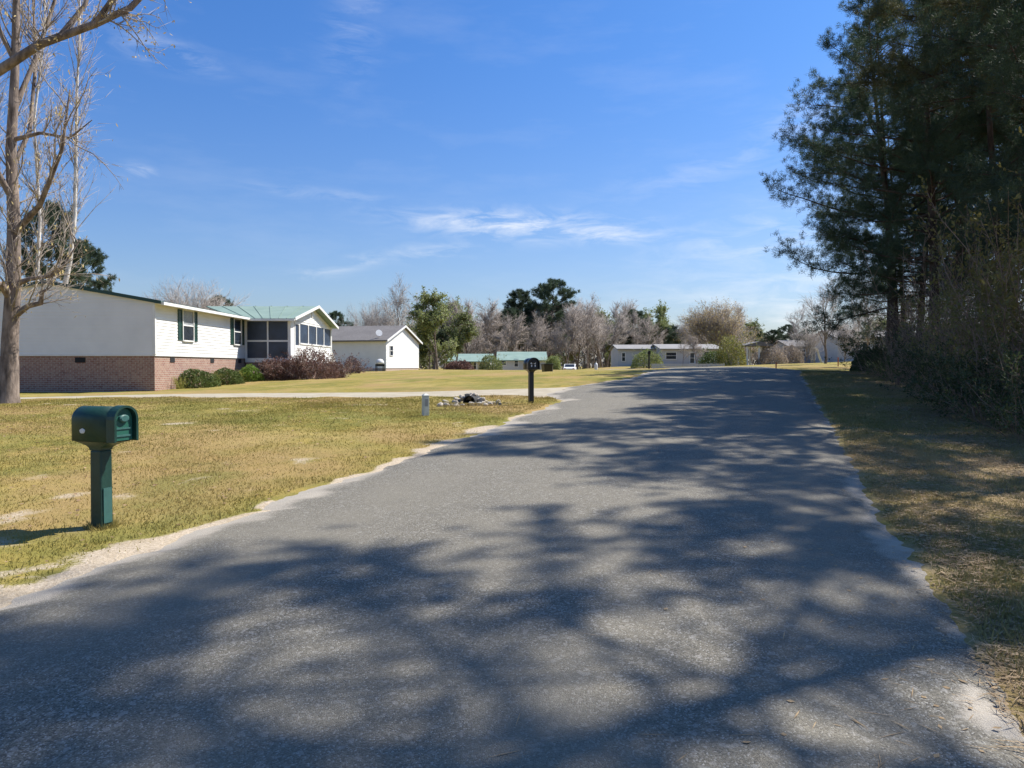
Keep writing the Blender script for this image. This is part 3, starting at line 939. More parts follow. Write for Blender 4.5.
# bare broadleaf trees
def bare_meshes(seed, H, spread, trunk_r, n1=9, n2=7, n3=10, n4=5, split=.3, twr=.012, up=.05, leaves=0, leaf=.2, wander=.12, ang=(.35, .9), lw=.8, tf=.82):
    rng = np.random.default_rng(seed)
    tr = walk(rng, (0, 0, -.3), (rng.normal(0, .04), rng.normal(0, .04), 1), H * tf, 9, .05, .04)
    big = [(tr, trunk_r * (1 - .85 * np.linspace(0, 1, 10)))]
    lim = []
    for k in range(n1):
        t = split + (1 - split) * ((k + rng.random()) / n1)
        p, tan = sample(tr, t)
        d = sidedir(rng, tan, rng.uniform(*ang))
        ln = spread * rng.uniform(.75, 1.15) * (1.1 - .55 * (t - split) / (1 - split))
        br = walk(rng, p, d, ln, 7, wander, up)
        r0 = trunk_r * (.55 - .35 * t)
        lim.append((br, np.linspace(max(.02, r0), .012, 8)))
    sub = []
    for br, rr in lim:
        for k in range(n2):
            t = .2 + .8 * (k + rng.random()) / n2
            p, tan = sample(br, t)
            b2 = walk(rng, p, sidedir(rng, tan, rng.uniform(.35, .95)), spread * .45 * rng.uniform(.6, 1.2) * (1.2 - .5 * t), 4, wander * 1.2, up)
            sub.append((b2, np.linspace(max(.012, rr[0] * .3), .007, 5)))
    T0, T1 = [], []
    for br, rr in sub:
        for k in range(n3):
            p, tan = sample(br, .15 + .85 * rng.random())
            q = p + (sidedir(rng, tan, rng.uniform(.25, .9)) + np.array([0, 0, up * 2])) * spread * .22 * rng.uniform(.5, 1.3)
            T0.append(p); T1.append(q)
    T0 = np.array(T0); T1 = np.array(T1)
    i = np.repeat(np.arange(len(T0)), n4); t = rng.uniform(.2, 1, (len(i), 1))
    U0 = T0[i] * (1 - t) + T1[i] * t
    dd = (T1 - T0)[i]; ll = np.linalg.norm(dd, axis=1)[:, None]
    dv = dd / ll + rng.normal(0, .5, dd.shape); dv[:, 2] += up
    U1 = U0 + dv / np.linalg.norm(dv, axis=1)[:, None] * ll * rng.uniform(.35, .8, (len(i), 1))
    a = tubes(big, 9); b = tubes(lim, 6)
    trunk = cat_meshes([a, b])
    crown_parts = [tubes(sub, 4), spikes(T0, T1, twr, rng), spikes(U0, U1, twr * .7, rng)]
    lv = None
    if leaves:
        j = rng.integers(0, len(U0), leaves); t = rng.random((leaves, 1))
        C = U0[j] * (1 - t) + U1[j] * t + rng.normal(0, .1, (leaves, 3))
        D = rng.normal(size=C.shape); Nn = rng.normal(size=C.shape) + np.array([0, 0, .7])
        L_ = rng.uniform(.5, 1.3, leaves) * leaf
        lv = cards(C, D, Nn, L_, L_ * lw)
    return trunk, cat_meshes(crown_parts), lv


def bare_tree(name, args, tm, cm, lm=None, cat='tree'):
    t_, c_, l_ = bare_meshes(**args)
    r = make_tree(name, t_, c_, tm, cm, (0, 0, 0), '', cat)
    if l_ is not None:
        link('leaves', mesh_np('leaves', l_[0], [l_[1]], lm), r)
    return r


BT = {}
BT['grey'] = bare_tree('bare_tree', dict(seed=301, H=14, spread=5.0, trunk_r=.22, twr=.02, up=.07), M['grey_bark'], M['twig'])
BT['wide'] = bare_tree('bare_tree', dict(seed=302, H=12, spread=5.6, trunk_r=.25, twr=.02, up=.05, split=.22), M['grey_bark'], M['twig'])
BT['thin'] = bare_tree('bare_tree', dict(seed=303, H=15, spread=3.6, trunk_r=.16, twr=.018, up=.12, n1=10, ang=(.25, .6)), M['grey_bark'], M['twig'])
BT['warm'] = bare_tree('bare_tree', dict(seed=304, H=12, spread=5.0, trunk_r=.2, twr=.022, up=.06), M['grey_bark'], M['twig_warm'])
BT['bud'] = bare_tree('budding_tree', dict(seed=305, H=10, spread=6.0, trunk_r=.25, twr=.018, up=.05, split=.35, n1=26, n2=8, ang=(.25, 1.25), wander=.08, tf=.42, leaves=16000, leaf=.14), M['grey_bark'], M['twig_warm'], M['leaf_bud'])
BT['fan'] = bare_tree('bare_tree', dict(seed=309, H=9, spread=6.2, trunk_r=.13, twr=.014, up=.06, split=.12, n1=20, n2=8, n3=8, n4=4, wander=.06, ang=(.15, .95), tf=.45), M['grey_bark'], M['twig'])
BT['spring'] = bare_tree('leafing_tree', dict(seed=306, H=12, spread=4.6, trunk_r=.2, twr=.02, up=.06, split=.18, leaves=15000, leaf=.26), M['grey_bark'], M['twig'], M['leaf_spring'])
BT['fuzz'] = bare_tree('bare_tree', dict(seed=307, H=11, spread=4.6, trunk_r=.18, twr=.024, up=.05, n3=13, n4=6, split=.15, leaves=1500, leaf=.11), M['grey_bark'], M['twig_warm'], M['leaf_haze'])
FP = []
for i, (H, b, Rd) in enumerate([(17, .55, 4.2), (15, .5, 3.6)]):
    t_, c_ = pine_meshes(400 + i, H, b, Rd, .2, 11, (.35, .55), .055, 16, 4)
    FP.append(make_tree('pine_tree', t_, c_, M['pine_bark'], M['needles_far'], (0, 0, 0), '', 'tree'))
BT['pine'] = FP[0]; BT['pine2'] = FP[1]
HT = {'grey': 14, 'wide': 12, 'thin': 15, 'warm': 12, 'bud': 10.8, 'fan': 10.6, 'spring': 12, 'fuzz': 11, 'pine': 17, 'pine2': 15}

BACK = 'trees beyond the houses'
far_trees = [  # kind, px, top y, distance, turn, width factor, label
    ('fan', 192, 262, 62, .4, 1.0, 'bare grey tree rising behind the green roofed house'),
    ('pine2', 222, 297, 95, 1.0, 1.0, 'small pine top peeping over the green roofed house'),
    ('fan', 374, 287, 95, 1.2, .8, 'pale bare tree left of the pair behind the white gabled house'),
    ('wide', 399, 292, 98, 2.2, .8, 'pale bare tree right of the pair behind the white gabled house'),
    ('thin', 352, 318, 120, .3, 1.0, 'small bare tree left of the pair behind the white gabled house'),
    ('spring', 437, 298, 90, .6, 1.15, 'light green leafing tree beside the white gabled house'),
    ('spring', 455, 316, 96, 2.6, 1.0, 'lower light green tree right of the leafing one by the white house'),
    ('pine2', 338, 312, 100, .5, 1.0, 'dark pine just behind the screened porch'),
    ('fuzz', 470, 303, 135, .2, 1.0, 'brown bare tree left of the two dark pines'),
    ('fuzz', 492, 306, 140, 1.9, 1.0, 'second brown bare tree left of the two dark pines'),
    ('pine2', 519, 291, 150, 2.0, 1.0, 'shorter of the two dark pines above the bare wood'),
    ('pine', 549, 281, 148, .9, 1.12, 'taller of the two dark pines above the bare wood'),
    ('fuzz', 508, 318, 132, 3.0, 1.0, 'brown bare tree under the shorter dark pine'),
    ('warm', 536, 322, 130, 4.0, 1.0, 'brown bare tree under the taller dark pine'),
    ('fuzz', 566, 307, 128, 4.4, 1.05, 'reddish brown bare tree right of the taller dark pine'),
    ('warm', 588, 306, 132, 5.5, 1.0, 'bare tree two places right of the taller dark pine'),
    ('grey', 606, 310, 140, 2.4, 1.0, 'grey bare tree in the middle of the far wood'),
    ('thin', 622, 298, 150, .7, .8, 'slender grey bare tree standing highest right of the pines'),
    ('thin', 637, 307, 150, 2.9, .8, 'slender grey bare tree beside the highest slender one'),
    ('spring', 660, 310, 160, 1.1, .7, 'thin pale green tree above the low white house'),
    ('pine2', 672, 326, 165, 1.5, 1.2, 'dark green pine behind the low white house'),
    ('pine', 648, 330, 165, 4.5, 1.2, 'dark green pine left behind the low white house'),
    ('bud', 712, 294, 118, .9, 1.05, 'rounded tree with orange brown buds behind the low white house'),
    ('thin', 742, 300, 128, 3.8, .9, 'bare grey tree right of the rounded budding tree'),
    ('fuzz', 697, 337, 94, .4, 1.0, 'small pinkish bare tree before the low white house'),
    ('warm', 683, 341, 95, 3.4, .8, 'small brown bare tree before the low white house'),
    ('fan', 806, 318, 80, 2.6, .9, 'low twiggy bare tree before the blue grey house'),
    ('fan', 845, 312, 74, .7, .9, 'wide twiggy bare tree at the grove edge before the pale house'),
    ('warm', 868, 300, 60, 1.5, .9, 'brown bare tree just behind the grove edge'),
    ('warm', 694, 316, 130, 2.7, .8, 'bare tree left of the rounded budding tree'),
    ('pine2', 772, 330, 135, 3.9, 1.3, 'small dark pine left of the pale house on the right'),
    ('pine', 786, 325, 140, 1.4, 1.2, 'small dark pine behind the pale house on the right'),
    ('wide', 826, 290, 66, 1.9, 1.0, 'spreading bare tree before the pale house on the right'),
    ('wide', 858, 300, 92, 4.9, 1.0, 'bare tree behind the pale house on the right'),
    ('warm', 800, 312, 110, 5.2, .9, 'bare tree left behind the pale house on the right'),
    ('grey', 890, 290, 95, 2.2, 1.0, 'bare tree far behind the grove edge'),
    ('warm', 925, 285, 90, .2, 1.0, 'bare tree seen between the grove trunks'),
    ('grey', 960, 280, 85, 3.2, 1.0, 'bare grey tree seen between the right grove trunks'),
    ('fuzz', 1000, 290, 80, 1.2, 1.0, 'brown bare tree seen at the far right between trunks'),
    ('pine', 48, 204, 70, 2.6, .8, 'pine behind the left end of the green roofed house'),
    ('pine', 86, 242, 75, 4.2, .8, 'lower pine behind the roof of the green roofed house'),
]
for kd, px, ty, D, rz, wf, lab in far_trees:
    x, y, ztop = at(px, ty, D)
    h = ztop - g(x, y)
    s = h / HT[kd]
    place(BT[kd], USED, x, y, rz, s * wf, lab, BACK, -.1, s)

FARW = 'trees of the far wood behind the houses'
rng = np.random.default_rng(5)
kinds = ['fuzz', 'warm', 'grey', 'pine2', 'wide', 'pine2', 'thin', 'spring']
LW = {'fuzz': 'brown bare tree standing in the far wood', 'warm': 'brown twiggy bare tree in the far wood', 'grey': 'grey bare tree in the far wood',
      'wide': 'wide crowned grey bare tree in the far wood', 'pine2': 'small dark pine in the far wood', 'thin': 'slender grey bare tree in the far wood', 'spring': 'pale green leafing tree in the far wood'}
for k in range(84):
    px = 430 + 335 * (k + rng.random()) / 84
    D = rng.uniform(142, 215)
    kd = kinds[rng.integers(0, 8)]
    x, y, _ = at(px, 360, D); ty = rng.uniform(304, 330) if px < 640 else rng.uniform(320, 340)
    h = at(px, ty, D)[2] - g(x, y); s = h / HT[kd]
    place(BT[kd], USED, x, y, rng.uniform(0, 6.28), s * rng.uniform(1.0, 1.35), LW[kd], FARW, -.1, s)
for k in range(34):
    px = (rng.uniform(740, 1010) if k < 20 else rng.uniform(230, 430))
    D = rng.uniform(125, 190)
    kd = kinds[rng.integers(0, 8)]
    x, y, _ = at(px, 360, D); ty = rng.uniform(322, 342)
    h = at(px, ty, D)[2] - g(x, y); s = h / HT[kd]
    place(BT[kd], USED, x, y, rng.uniform(0, 6.28), s * rng.uniform(1.0, 1.35), LW[kd], FARW, -.1, s)


# wood at the horizon (one mass)
def far_woods():
    rng = np.random.default_rng(44)
    P, D_, Nn, L_ = [], [], [], []
    n = 26000
    a = rng.uniform(-1.0, 1.0, n); d = rng.uniform(235, 330, n)
    top = 7.5 + 6 * fbm(a * 22, a * 0, 3, 4)
    z = top * rng.random(n) ** .8
    C = np.stack([np.sin(a) * d, np.cos(a) * d, -1 + z], 1)
    D = rng.normal(size=C.shape) * np.array([.7, .7, 1.0]); Nn = rng.normal(size=C.shape)
    L_ = rng.uniform(1.0, 2.6, n)
    return cards(C, D, Nn, L_, L_ * .5)


V, F = far_woods()
tag(link('far_woods', mesh_np('far_woods', V, [F], leafmat('far_wood_foliage', (.085, .075, .062), (.13, .115, .09), .1, .05))),
    'distant grey brown wood along the horizon', 'woods', kind='stuff')

# ---- the large bare tree at the left, its neighbour and the white stemmed tree
def left_tree():
    rng = np.random.default_rng(71)
    x0, y0, z0 = at(8, 403, 18)
    base = np.array([x0, y0, 0])
    o = lambda px, py, Y=18: np.array(at(px, py, Y)) - np.array([x0, y0, z0])
    k = lambda *ps: np.array([o(*p) for p in ps])
    big = [(k((8, 408), (9, 395), (10, 340), (13, 290), (14, 225), (11, 150), (15, 70), (17, -30), (14, -140)), np.array([.29, .215, .18, .165, .14, .115, .09, .07, .035]))]
    limbs = [(k((12, 318), (28, 306), (41, 303), (42, 292), (46, 290)), np.array([.085, .065, .06, .05, .03])),
             (k((12, 300), (2, 285, 17.7), (-25, 280, 17.2), (-60, 250, 17)), np.array([.11, .09, .07, .03])),
             (k((12, 285), (30, 279), (50, 276), (62, 268), (80, 240)), np.array([.075, .055, .04, .03, .012])),
             (k((13, 235), (40, 205, 17.5), (62, 150, 17.2), (70, 90, 17)), np.array([.09, .06, .04, .015])),
             (k((13, 200), (-15, 150, 17.5), (-35, 80, 17)), np.array([.08, .06, .03])),
             (k((12, 140), (40, 133), (70, 138), (92, 120)), np.array([.06, .04, .028, .01])),
             (k((14, 110), (35, 60, 18.5), (55, 0, 18.8), (60, -60, 19)), np.array([.07, .05, .04, .02])),
             (k((12, 170), (30, 130, 18.6), (36, 60, 19), (32, -20, 19)), np.array([.06, .05, .035, .02])),
             (k((14, 60), (-10, 10, 17.8), (-30, -60, 17.5)), np.array([.06, .045, .03]))]
    subs, T0, T1 = [], [], []
    for br, rr in limbs:
        ln = np.linalg.norm(br[-1] - br[0])
        for q in range(int(4 + ln * 3)):
            p, tan = sample(br, rng.uniform(.25, 1))
            b2 = walk(rng, p, sidedir(rng, tan, rng.uniform(.4, 1.1)) + np.array([0, 0, .3]), rng.uniform(.5, 1.8), 5, .16, .05)
            subs.append((b2, np.linspace(.018, .004, 6)))
    for q in range(44):
        p, tan = sample(big[0][0], rng.uniform(.28, 1))
        b2 = walk(rng, p, sidedir(rng, tan, rng.uniform(.5, 1.2)) + np.array([.15, 0, .35]), rng.uniform(.8, 2.6), 6, .17, .06)
        subs.append((b2, np.linspace(.022, .004, 7)))
    for b2, rr in subs:
        for q in range(9):
            p, tan = sample(b2, rng.uniform(.1, 1)); q2 = p + (sidedir(rng, tan, rng.uniform(.3, 1.0)) + np.array([0, 0, .1])) * rng.uniform(.2, .7)
            T0.append(p); T1.append(q2)
            for _ in range(2):
                t = rng.random(); pp = p * (1 - t) + q2 * t
                T0.append(pp); T1.append(pp + sidedir(rng, q2 - p, .6) * rng.uniform(.12, .4))
    T0, T1 = np.array(T0), np.array(T1)
    r = empty('bare_tree', (x0, y0, z0), 0, 'thick trunked bare tree on the left lawn with stubby broken limbs', 'tree')
    V, F = cat_meshes([tubes(big, 14), tubes(limbs, 9)])
    # root flare
    link('trunk', mesh_np('trunk', V, F, M['grey_bark'], True), r)
    V, F = cat_meshes([tubes(subs, 5), spikes(T0, T1, .0055, rng)])
    link('crown', mesh_np('crown', V, F, M['pale_twig']), r)
    i = rng.integers(0, len(T0), 1500)
    C = T1[i] + rng.normal(0, .03, (1500, 3)); D = rng.normal(0, .35, C.shape) + np.array([0, 0, -1.]); Nn = rng.normal(size=C.shape)
    L_ = rng.uniform(.04, .13, 1500)
    V, F = cards(C, D, Nn, L_, L_ * .3)
    tag(link('catkins', mesh_np('catkins', V, [F], M['leaf_bud']), r), kind='stuff')

    # neighbour standing outside the view, one limb reaching in at the top
    x1, y1 = -9.3, 11.0; z1 = g(x1, y1)
    w = lambda px, py, Y=11: np.array(at(px, py, Y)) - np.array([x1, y1, z1])
    trunk = [(np.array([(0, 0, -.3), (.05, 0, 2), (0, .05, 4.4), (-.1, .1, 6.5), (-.3, .1, 9)]), np.array([.3, .24, .2, .14, .06]))]
    br = np.array([(0, .05, 4.2)] + [w(*p) for p in ((-60, 105, 11), (0, 70, 11), (40, 44, 11), (95, 24, 11.1), (130, 8, 11.2), (150, -12, 11.3), (190, -60, 11.6))])
    limbs = [(br, np.array([.10, .085, .068, .06, .052, .045, .036, .012])),
             (np.array([w(95, 24, 11.1), w(120, -10, 11), w(140, -60, 11)]), np.array([.045, .04, .02])),
             (np.array([w(60, 36, 11), w(85, 5, 11.2), w(100, -40, 11.3)]), np.array([.04, .03, .015]))]
    subs, T0, T1 = [], [], []
    for q in range(30):
        p, tan = sample(br, rng.uniform(.3, 1)); dn = -.5 if rng.random() < .5 else .5
        b2 = walk(rng, p, sidedir(rng, tan, rng.uniform(.4, 1.1)) + np.array([.25, 0, dn]), rng.uniform(.3, 1.1), 5, .2, -.02)
        subs.append((b2, np.linspace(.012, .003, 6)))
        for _ in range(12):
            p2, t2 = sample(b2, rng.random()); T0.append(p2); T1.append(p2 + sidedir(rng, t2, .8) * rng.uniform(.08, .3))
    T0, T1 = np.array(T0), np.array(T1)
    r2 = empty('bare_tree', (x1, y1, z1), 0, 'bare tree left of the view whose limb crosses the top left corner', 'tree')
    V, F = cat_meshes([tubes(trunk, 12), tubes(limbs, 9)])
    link('trunk', mesh_np('trunk', V, F, M['grey_bark'], True), r2)
    V, F = cat_meshes([tubes(subs, 5), spikes(T0, T1, .005, rng)])
    link('crown', mesh_np('crown', V, F, M['twig']), r2)
    i = rng.integers(0, len(T0), 500)
    V, F = cards(T1[i], rng.normal(0, .5, (500, 3)) + np.array([0, 0, -.6]), rng.normal(size=(500, 3)), rng.uniform(.03, .07, 500), rng.uniform(.012, .03, 500))
    tag(link('catkins', mesh_np('catkins', V, [F], M['leaf_bud']), r2), kind='stuff')

    # slender white stems behind the house corner
    for j, (pts, rad, lab) in enumerate([
        (((62, 300, 52), (70, 260, 52), (75, 215, 52), (76, 150, 52), (77, 90, 52), (80, 30, 52), (80, -40, 52)), .15, 'slender white stemmed bare tree behind the left gable'),
        (((-10, 300, 50), (-4, 200, 50), (-8, 120, 50), (-2, 30, 50), (-4, -60, 50)), .15, 'white stemmed bare tree at the very left edge'),
        (((36, 300, 54), (40, 220, 54), (34, 120, 54), (44, 40, 54), (46, -50, 54)), .12, 'thin pale bare tree between the thick trunk and the white stem')]):
        p0 = at(*pts[0]); zz = g(p0[0], p0[1])
        P = np.array([(p0[0], p0[1], zz - .2)] + [at(*p) for p in pts]) - np.array([p0[0], p0[1], zz])
        rr = np.linspace(rad * 1.4, .03, len(P))
        subs, T0, T1 = [], [], []
        for q in range(60):
            p, tan = sample(P, rng.uniform(.3, 1))
            b2 = walk(rng, p, sidedir(rng, tan, rng.uniform(.25, .75)) + np.array([0, 0, .35]), rng.uniform(1.2, 4.6), 5, .12, .06)
            subs.append((b2, np.linspace(.035, .010, 6)))
            for _ in range(11):
                p2, t2 = sample(b2, rng.random()); T0.append(p2); T1.append(p2 + (sidedir(rng, t2, .6) + np.array([0, 0, .15])) * rng.uniform(.4, 1.5))
        r3 = empty('white_stemmed_tree', (p0[0], p0[1], zz), 0, lab, 'tree', 'slender pale trees behind the thick bare trunk')
        V, F = tubes([(P, rr)], 8)
        link('trunk', mesh_np('trunk', V, F, M['white_bark'], True), r3)
        V, F = cat_meshes([tubes(subs, 4), spikes(np.array(T0), np.array(T1), .012, rng)])
        link('crown', mesh_np('crown', V, F, M['pale_twig']), r3)


left_tree()


# ------------------------------------------------------------------ the green roofed house
def laps(mb, p0, d, n, z0, z1, ext, course=.125, out=.022):
    """overlapping siding courses on one wall; ext(z) gives where the wall starts and ends along d"""
    p0, d, n = Vector(p0), Vector(d), Vector(n); z = z0
    while z < z1 - .01:
        zt = min(z + course, z1)
        a0, a1 = ext(z); b0, b1 = ext(zt)
        q = lambda s, zz, o: p0 + d * s + n * o + Vector((0, 0, zz))
        if b1 - b0 > .02 or a1 - a0 > .02:
            mb.quad(q(a0, z, out), q(a1, z, out), q(b1, zt, .003), q(b0, zt, .003))
            mb.quad(q(a0, z, .003), q(a1, z, .003), q(a1, z, out), q(a0, z, out))
        z = zt


def window(parent, o, d, n, w, h, frame=.06, sash=True, glass='glass', muntin=(0, 0), blind=False, shutters=0):
    """o lower left corner of the opening on the wall plane, d along the wall, n outward"""
    o, d, n = Vector(o), Vector(d), Vector(n); Z = Vector((0, 0, 1))

    def slab(mb, s0, s1, z0, z1, n0, n1):
        ps = [o + d * s + n * k + Z * z for k in (n0, n1) for s, z in ((s0, z0), (s1, z0), (s1, z1), (s0, z1))]
        mb.add(ps, [(0, 3, 2, 1), (4, 5, 6, 7), (0, 1, 5, 4), (1, 2, 6, 5), (2, 3, 7, 6), (3, 0, 4, 7)])
    gl = MB(); slab(gl, 0, w, 0, h, .004, .02); win = gl.build('window', M[glass], parent)
    fr = MB()
    slab(fr, -frame, 0, -frame, h + frame, .002, .055); slab(fr, w, w + frame, -frame, h + frame, .002, .055)
    slab(fr, 0, w, h, h + frame, .002, .053); slab(fr, 0, w, -frame, 0, .002, .075)
    if sash: slab(fr, 0, w, h * .5 - .025, h * .5 + .025, .021, .043)
    for i in range(muntin[0]):
        s = w * (i + 1) / (muntin[0] + 1); slab(fr, s - .02, s + .02, 0, h, .0205, .037)
    fr.build('frame', M['trim'], win)
    if blind:
        b = MB(); z = h * .52
        while z < h - .02:
            slab(b, .02, w - .02, z, z + .028, .0203, .0235); z += .04
        b.build('blind', M['blind'], win)
    if shutters:
        for s0 in (-frame - shutters - .02, w + frame + .02):
            sm = MB(); slab(sm, s0, s0 + .05, -.02, h + .02, .002, .04); slab(sm, s0 + shutters - .05, s0 + shutters, -.02, h + .02, .002, .04)
            for zz in (-.02, h * .5 - .03, h - .05): slab(sm, s0 + .05, s0 + shutters - .05, zz, zz + .07, .002, .038)
            z = .05
            while z < h - .06:
                slab(sm, s0 + .05, s0 + shutters - .05, z, z + .035, .004, .026); z += .045
            sm.build('shutter', M['shutter'], parent)
    return win


def metal_roof(mb, a, b, c, d_, th=.05, rib=.4):
    """sloped sheet with raised seams; a-b the eave, d-c the ridge"""
    a, b, c, d_ = map(Vector, (a, b, c, d_)); n = (b - a).cross(d_ - a).normalized()
    if n.z < 0: n = -n
    mb.prism([a, b, c, d_], -n * th)
    L_ = (b - a).length; k = int(L_ / rib)
    for i in range(k + 1):
        t = (i + .02) / (k + .04); t2 = t + .03 / L_
        if t2 > 1: continue
        p, q = a.lerp(b, t), d_.lerp(c, t); p2, q2 = a.lerp(b, t2), d_.lerp(c, t2)
        mb.prism([p + n * .002, p2 + n * .002, q2 + n * .002, q + n * .002], n * .022)


hx, hy = -13.8, 29.0
HZ = .66
house = empty('house', (hx, hy, HZ), 0, 'white sided house with brick base, green metal roof and screened porch', 'house')
W_, LEN = 8.3, 20.0
BT_, EV, RS = 1.44, 3.46, .74      # brick top, eave, ridge rise
mb = MB(); mb.box(-W_ + .03, -.03, .03, LEN - .03, -.8, BT_ - .003); mb.build('brick_skirt', M['brick'], house)
mb = MB()
poly = [(-W_, 0, BT_), (0, 0, BT_), (0, 0, EV), (-W_ / 2, 0, EV + RS), (-W_, 0, EV)]
mb.prism(poly, (0, LEN, 0))
gext = lambda z: (max(0, (z - EV) / RS) * W_ / 2 + .06, W_ - max(0, (z - EV) / RS) * W_ / 2 - .06)
laps(mb, (-W_, 0, 0), (1, 0, 0), (0, -1, 0), BT_, EV + RS, gext)
laps(mb, (0, 0, 0), (0, 1, 0), (1, 0, 0), BT_, EV - .02, lambda z: (.07, LEN - .07))
mb.build('wall', M['siding'], house)
mb = MB()
mb.box(-.075, .034, -.036, -.0235, BT_, EV); mb.box(.0235, .036, -.0232, .075, BT_, EV)
mb.build('corner_trim', M['trim'], house)
mb = MB(); mb.box(-W_, .0, -.02, -.0, BT_ - .06, BT_ - .002); mb.box(.0, .02, -.02, LEN, BT_ - .06, BT_ - .002); mb.build('skirt_trim', M['trim'], house)
oh = .32
sl = RS / (W_ / 2)
zE = EV - oh * sl
mb = MB()
metal_roof(mb, (oh, -.12, zE + .07), (oh, LEN + .12, zE + .07), (-W_ / 2, LEN + .12, EV + RS + .07), (-W_ / 2, -.12, EV + RS + .07))
metal_roof(mb, (-W_ - oh, LEN + .12, zE + .07), (-W_ - oh, -.12, zE + .07), (-W_ / 2, -.12, EV + RS + .07), (-W_ / 2, LEN + .12, EV + RS + .07))
mb.prism([(-W_ / 2 - .14, -.13, EV + RS + .055), (-W_ / 2, -.13, EV + RS + .10), (-W_ / 2 + .14, -.13, EV + RS + .055)], (0, LEN + .26, 0))
roof = mb.build('roof', M['roof_green'], house)
mb = MB()
for s in (1, -1):
    e0 = (-W_ / 2 + s * (W_ / 2 + oh), -.145, zE - .03); e1 = (-W_ / 2, -.145, EV + RS - .03)
    mb.prism([e0, e1, (e1[0], e1[1], e1[2] + .13), (e0[0], e0[1], e0[2] + .13)], (0, .022, 0))
mb.build('rake_edge', M['shutter'], roof)
mb = MB(); mb.box(oh - .02, oh + .10, -.10, 9.4, zE - .06, zE + .055); mb.box(.03, oh - .02, -.10, 9.7, zE - .02, zE - .005)
mb.build('gutter', M['trim'], roof)
for (s, zz) in ((1.7, 1.22), (5.2, 1.22)):
    mb = MB(); mb.box(-W_ + s, -W_ + s + .4, .012, .04, zz - .1, zz + .1); mb.build('vent', M['dark'], house)
for s in (1.35, 5.4, 8.9):
    mb = MB(); mb.box(-.04, -.012, s, s + .4, 1.14, 1.34); mb.build('vent', M['dark'], house)
window(house, (.012, 2.42, 2.08), (0, 1, 0), (1, 0, 0), 1.0, 1.24, blind=True, shutters=.36)
window(house, (.012, 8.2, 2.08), (0, 1, 0), (1, 0, 0), .95, 1.24, blind=False, shutters=.36)

# screened porch
PX, P0, P1 = 2.36, 9.75, 18.6
PE, PR = 3.42, .92                 # eave and ridge rise
PM = (P0 + P1) / 2; hw = (P1 - P0) / 2
FL = 1.30
mb = MB(); mb.box(.02, PX, P0, P1, FL - .12, FL); mb.build('porch_floor', M['trim'], house)
mb = MB(); mb.box(.04, PX - .05, P0 + .05, P1 - .05, -.8, FL - .124); mb.build('porch_base', M['brick'], house)
scr = MB()
scr.box(.12, PX - .13, P0 + .05, P0 + .07, FL + .02, 3.30)
side = scr.build('screen_panel', M['screen'], house)
fr = MB()
for x0, x1 in ((.02, .12), (PX * .5 - .03, PX * .5 + .045)):
    fr.box(x0, x1, P0 + .01, P0 + .048, FL, 3.30)
fr.box(.122, PX - .14, P0 + .012, P0 + .046, 2.24, 2.33); fr.box(.122, PX - .14, P0 + .012, P0 + .046, FL, FL + .10)
fr.build('screen_frame', M['trim'], side)
mb = MB(); mb.box(.02, PX - .14, P0, P0 + .1, 3.303, PE + .02); mb.build('header', M['trim'], house)
for y0 in (P0 - .01, P1 - .15):
    mb = MB(); mb.box(PX - .13, PX + .02, y0, y0 + .15, FL - .4, PE); mb.build('porch_post', M['trim'], house)
# gable front of the porch, facing the road
mb = MB()
mb.prism([(PX - .1, P0 + .14, PE - .02), (PX - .1, P1 - .15, PE - .02), (PX - .1, PM, PE + PR - .05)], (.07, 0, 0))
laps(mb, (PX - .03, 0, 0), (0, 1, 0), (1, 0, 0), PE - .02, PE + PR - .06,
     lambda z: (P0 + .14 + max(0, z - PE) / PR * hw, P1 - .15 - max(0, z - PE) / PR * hw))
mb.box(PX - .1, PX - .03, P0 + .14, P0 + .9, FL, PE - .02 - .003)
mb.box(PX - .1, PX - .03, P0 + 1.75, P1 - .15, FL, 2.2); laps(mb, (PX - .03, 0, 0), (0, 1, 0), (1, 0, 0), FL, 2.2, lambda z: (P0 + 1.75, P1 - .16))
mb.box(PX - .1, PX - .03, P0 + 1.75, P1 - .15, 3.28, PE - .023)
mb.build('porch_gable', M['siding'], house)
mb = MB(); mb.box(PX - .06, PX - .045, P0 + 1.8, P1 - .16, 2.2, 3.28); fs = mb.build('screen_panel', M['screen'], house)
mb = MB()
for i in range(5):
    y = P0 + 1.75 + (P1 - .15 - P0 - 1.75) * i / 4
    mb.box(PX - .044, PX + .0, y - .06 + (.06 if i == 0 else 0), y + .06 - (.06 if i == 4 else 0), 2.2, 3.28)
mb.box(PX - .044, PX + .03, P0 + 1.75, P1 - .15, 2.16, 2.24)
mb.build('screen_frame', M['trim'], fs)
mb = MB(); mb.box(PX - .08, PX - .05, P0 + .9, P0 + 1.75, FL + .6, 3.3); dr = mb.build('screen_panel', M['screen'], house)
mb = MB(); mb.box(PX - .05, PX - .01, P0 + .85, P0 + .97, FL, PE - .04); mb.box(PX - .05, PX - .01, P0 + 1.64, P0 + 1.76, FL, PE - .04)
mb.box(PX - .05, PX - .012, P0 + .97, P0 + 1.64, FL, FL + .8); mb.box(PX - .05, PX - .012, P0 + .97, P0 + 1.64, 3.2, 3.38); mb.build('screen_frame', M['trim'], dr)
